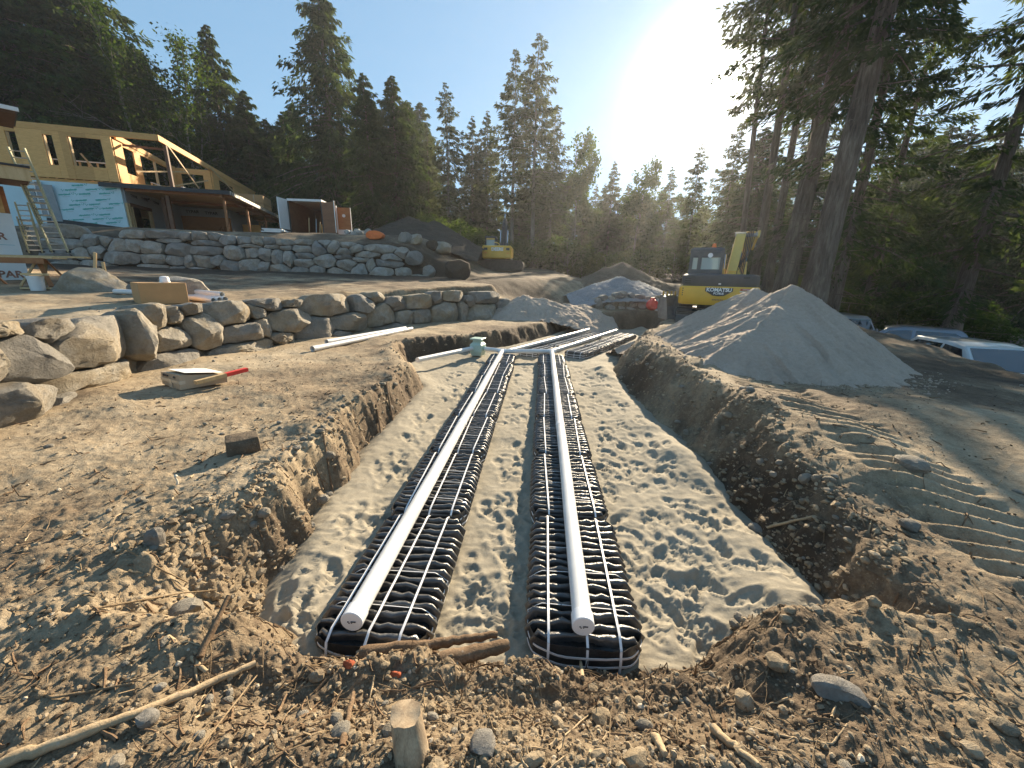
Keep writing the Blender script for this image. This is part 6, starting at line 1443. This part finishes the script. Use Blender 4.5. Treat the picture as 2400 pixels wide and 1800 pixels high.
stick([(-30, 1812), (150, 1745), (320, 1680), (500, 1606), (600, 1560)], .021, 'long peeled pale stick lying diagonally at the lower left', 'pale_wood')
stick([(468, 1545), (545, 1440)], .017, 'short dark stick propped upright left of the modules', 'log', rise=.10)
stick([(392, 1500), (488, 1588)], .015, 'flat weathered stick crossing the dark propped one', 'pale_wood', rise=0.02)
stick([(207, 1432), (330, 1412), (430, 1398), (509, 1383)], .006, 'thin brown branch lying across the clods at left', 'twig', rise=.03)
stick([(301, 1304), (387, 1355), (443, 1381)], .006, 'thin curved twig hooked over the rounded tan stone', 'twig', lift=.05)
stick([(81, 1617), (122, 1638), (195, 1625), (313, 1603)], .006, 'bent greenish twig near the left edge above the long stick', 'twig')
stick([(845, 1532), (930, 1520), (1007, 1510), (1090, 1498), (1165, 1488)], .036, 'rotten root log lying across the front of the left module row', 'log', name='root_log', taper=.5, n=12, cat='log', wob=.14, zs=[.27, .27, .26, .25, .23])
stick([(1029, 1552), (1100, 1534), (1190, 1510)], .042, 'shorter bark-covered log just right of the rotten root log', 'log', name='root_log', taper=.7, n=12, cat='log', wob=.1, zs=[.30, .28, .25])
stick([(1296, 1535), (1262, 1480)], .016, 'splintered upright stick between the two module rows', 'log', rise=.06)
stick([(1364, 1590), (1357, 1545)], .011, 'pale broken stick standing in front of the right module', 'pale_wood', rise=.05)
stick([(1273, 1769), (1377, 1679), (1427, 1611)], .004, 'long thin curved twig in the lower right foreground', 'pale_wood')
stick([(1800, 1227), (1900, 1218), (2030, 1190)], .012, 'pale root lying along the foot of the right bank', 'pale_wood')
stick([(1727, 1477), (1813, 1386)], .009, 'pale forked stick leaning on the sand edge at right', 'pale_wood', rise=.06)
stick([(1500, 1521), (1580, 1508), (1645, 1492)], .006, 'thin dark twig right of the right module', 'twig')
stick([(1669, 1714), (1720, 1755), (1775, 1800)], .017, 'stout bleached stick at the bottom right', 'pale_wood')
stick([(1534, 1733), (1558, 1775)], .018, 'stubby bleached stick left of the stout one at bottom right', 'pale_wood')
stick([(1700, 1690), (1850, 1730), (1950, 1745), (1985, 1700)], .005, 'thin looped pale root on the lower right tracks', 'pale_wood')
stick([(800, 1760), (830, 1640)], .014, 'weathered split stick left of the stump', 'log', rise=.03)
stick([(620, 1780), (760, 1730), (800, 1735)], .005, 'thin crooked twig at the bottom left of the stump', 'twig')
stick([(470, 1770), (600, 1600), (690, 1480)], .004, 'long wispy root reaching towards the left module', 'twig', lift=.03)
for i, (u, v) in enumerate([(815, 1562), (925, 1582)]):
    p = on_ground(u, v, .0); rs_ = random.Random(i)
    hull_rock('rotten_wood', [(rs_.uniform(-.045, .045), rs_.uniform(-.022, .022), rs_.uniform(-.01, .02)) for _ in range(14)], p, M['red_wood'], ['crumbled red-orange rotten wood left below the root log', 'crumbled red rotten wood below the middle of the root log'][i], 5 + i, .3, 2, .012, 'wood', .003)
# stump at the bottom edge
p = on_ground(965, 1765); m = MB(); rs_ = random.Random(3); n = 18; vs = []; fs = []
for i, (z, k) in enumerate([(-.06, 1.25), (0, 1.15), (.04, 1.1), (.09, 1.05), (.13, 1.0)]):
    for j in range(n): a = 2 * math.pi * j / n; r_ = .052 * k * (1 + .035 * math.sin(a * 5) + .03 * math.sin(a * 9 + 1) + rs_.uniform(-.015, .015)); vs.append((r_ * math.cos(a) - z * .2, r_ * math.sin(a) + z * .3, z + (.006 * math.sin(a * 3) if i == 4 else 0)))
for i in range(4):
    for j in range(n): j2 = (j + 1) % n; fs.append((i * n + j, i * n + j2, i * n + n + j2, i * n + n + j))
vs.append((-.026, .039, .128)); fs += [(4 * n + j, 4 * n + (j + 1) % n, len(vs) - 1) for j in range(n)]
m.add(vs, fs); tag(m.build('tree_stump', M['stump'], None, 40, p), 'splintered pale stump at the bottom edge of the picture', 'stump')
p = on_ground(416, 1135); t = thing('bone_fragment', 'small pale bone-like peg standing on the left bank', 'bone', p)
MB().tube([(0, 0, -.01), (.004, 0, .03), (-.004, 0, .055), (0, 0, .07)], [.009, .006, .006, .011], 8).build('shaft', M['bone'], t, 60); MB().lathe([(.004, 0), (.012, .006), (.010, .016), (.003, .02)], 10, (.0, 0, .062)).build('knob', M['bone'], t, 60)
# exposed roots on the left bank face
for i, (a, b, c, lb) in enumerate([((905, 900), (918, 935), (925, 985), 'thick exposed root hanging down the left bank face'), ((880, 930), (892, 970), (890, 1010), 'thinner exposed root left of the thick hanging one'), ((760, 1040), (775, 1085), (770, 1130), 'short root sticking out of the near left bank face')]):
    pts = [on_ground(*q_, .03) for q_ in (a, b, c)]; o0 = pts[0].copy(); tag(MB().tube([q_ - o0 for q_ in pts], [.02 - .005 * i, .016 - .004 * i, .006], 7).build('exposed_root', M['log'], None, 50, o0), lb, 'root')
# ------------------------------------------------------------------ morning haze
hm = bpy.data.materials.new('haze'); hm.use_nodes = True; hn = hm.node_tree; hn.nodes.remove(hn.nodes['Principled BSDF'])
pv = hn.nodes.new('ShaderNodeVolumePrincipled'); pv.inputs['Color'].default_value = (.92, .95, 1, 1); pv.inputs['Density'].default_value = .0005; pv.inputs['Anisotropy'].default_value = .6
hn.links.new(pv.outputs[0], hn.nodes['Material Output'].inputs['Volume'])
hz = struct(MB().box((0, 0, 18), (250, 250, 44)).build('haze', hm), 'stuff', 'thin sunlit morning haze filling the clearing')
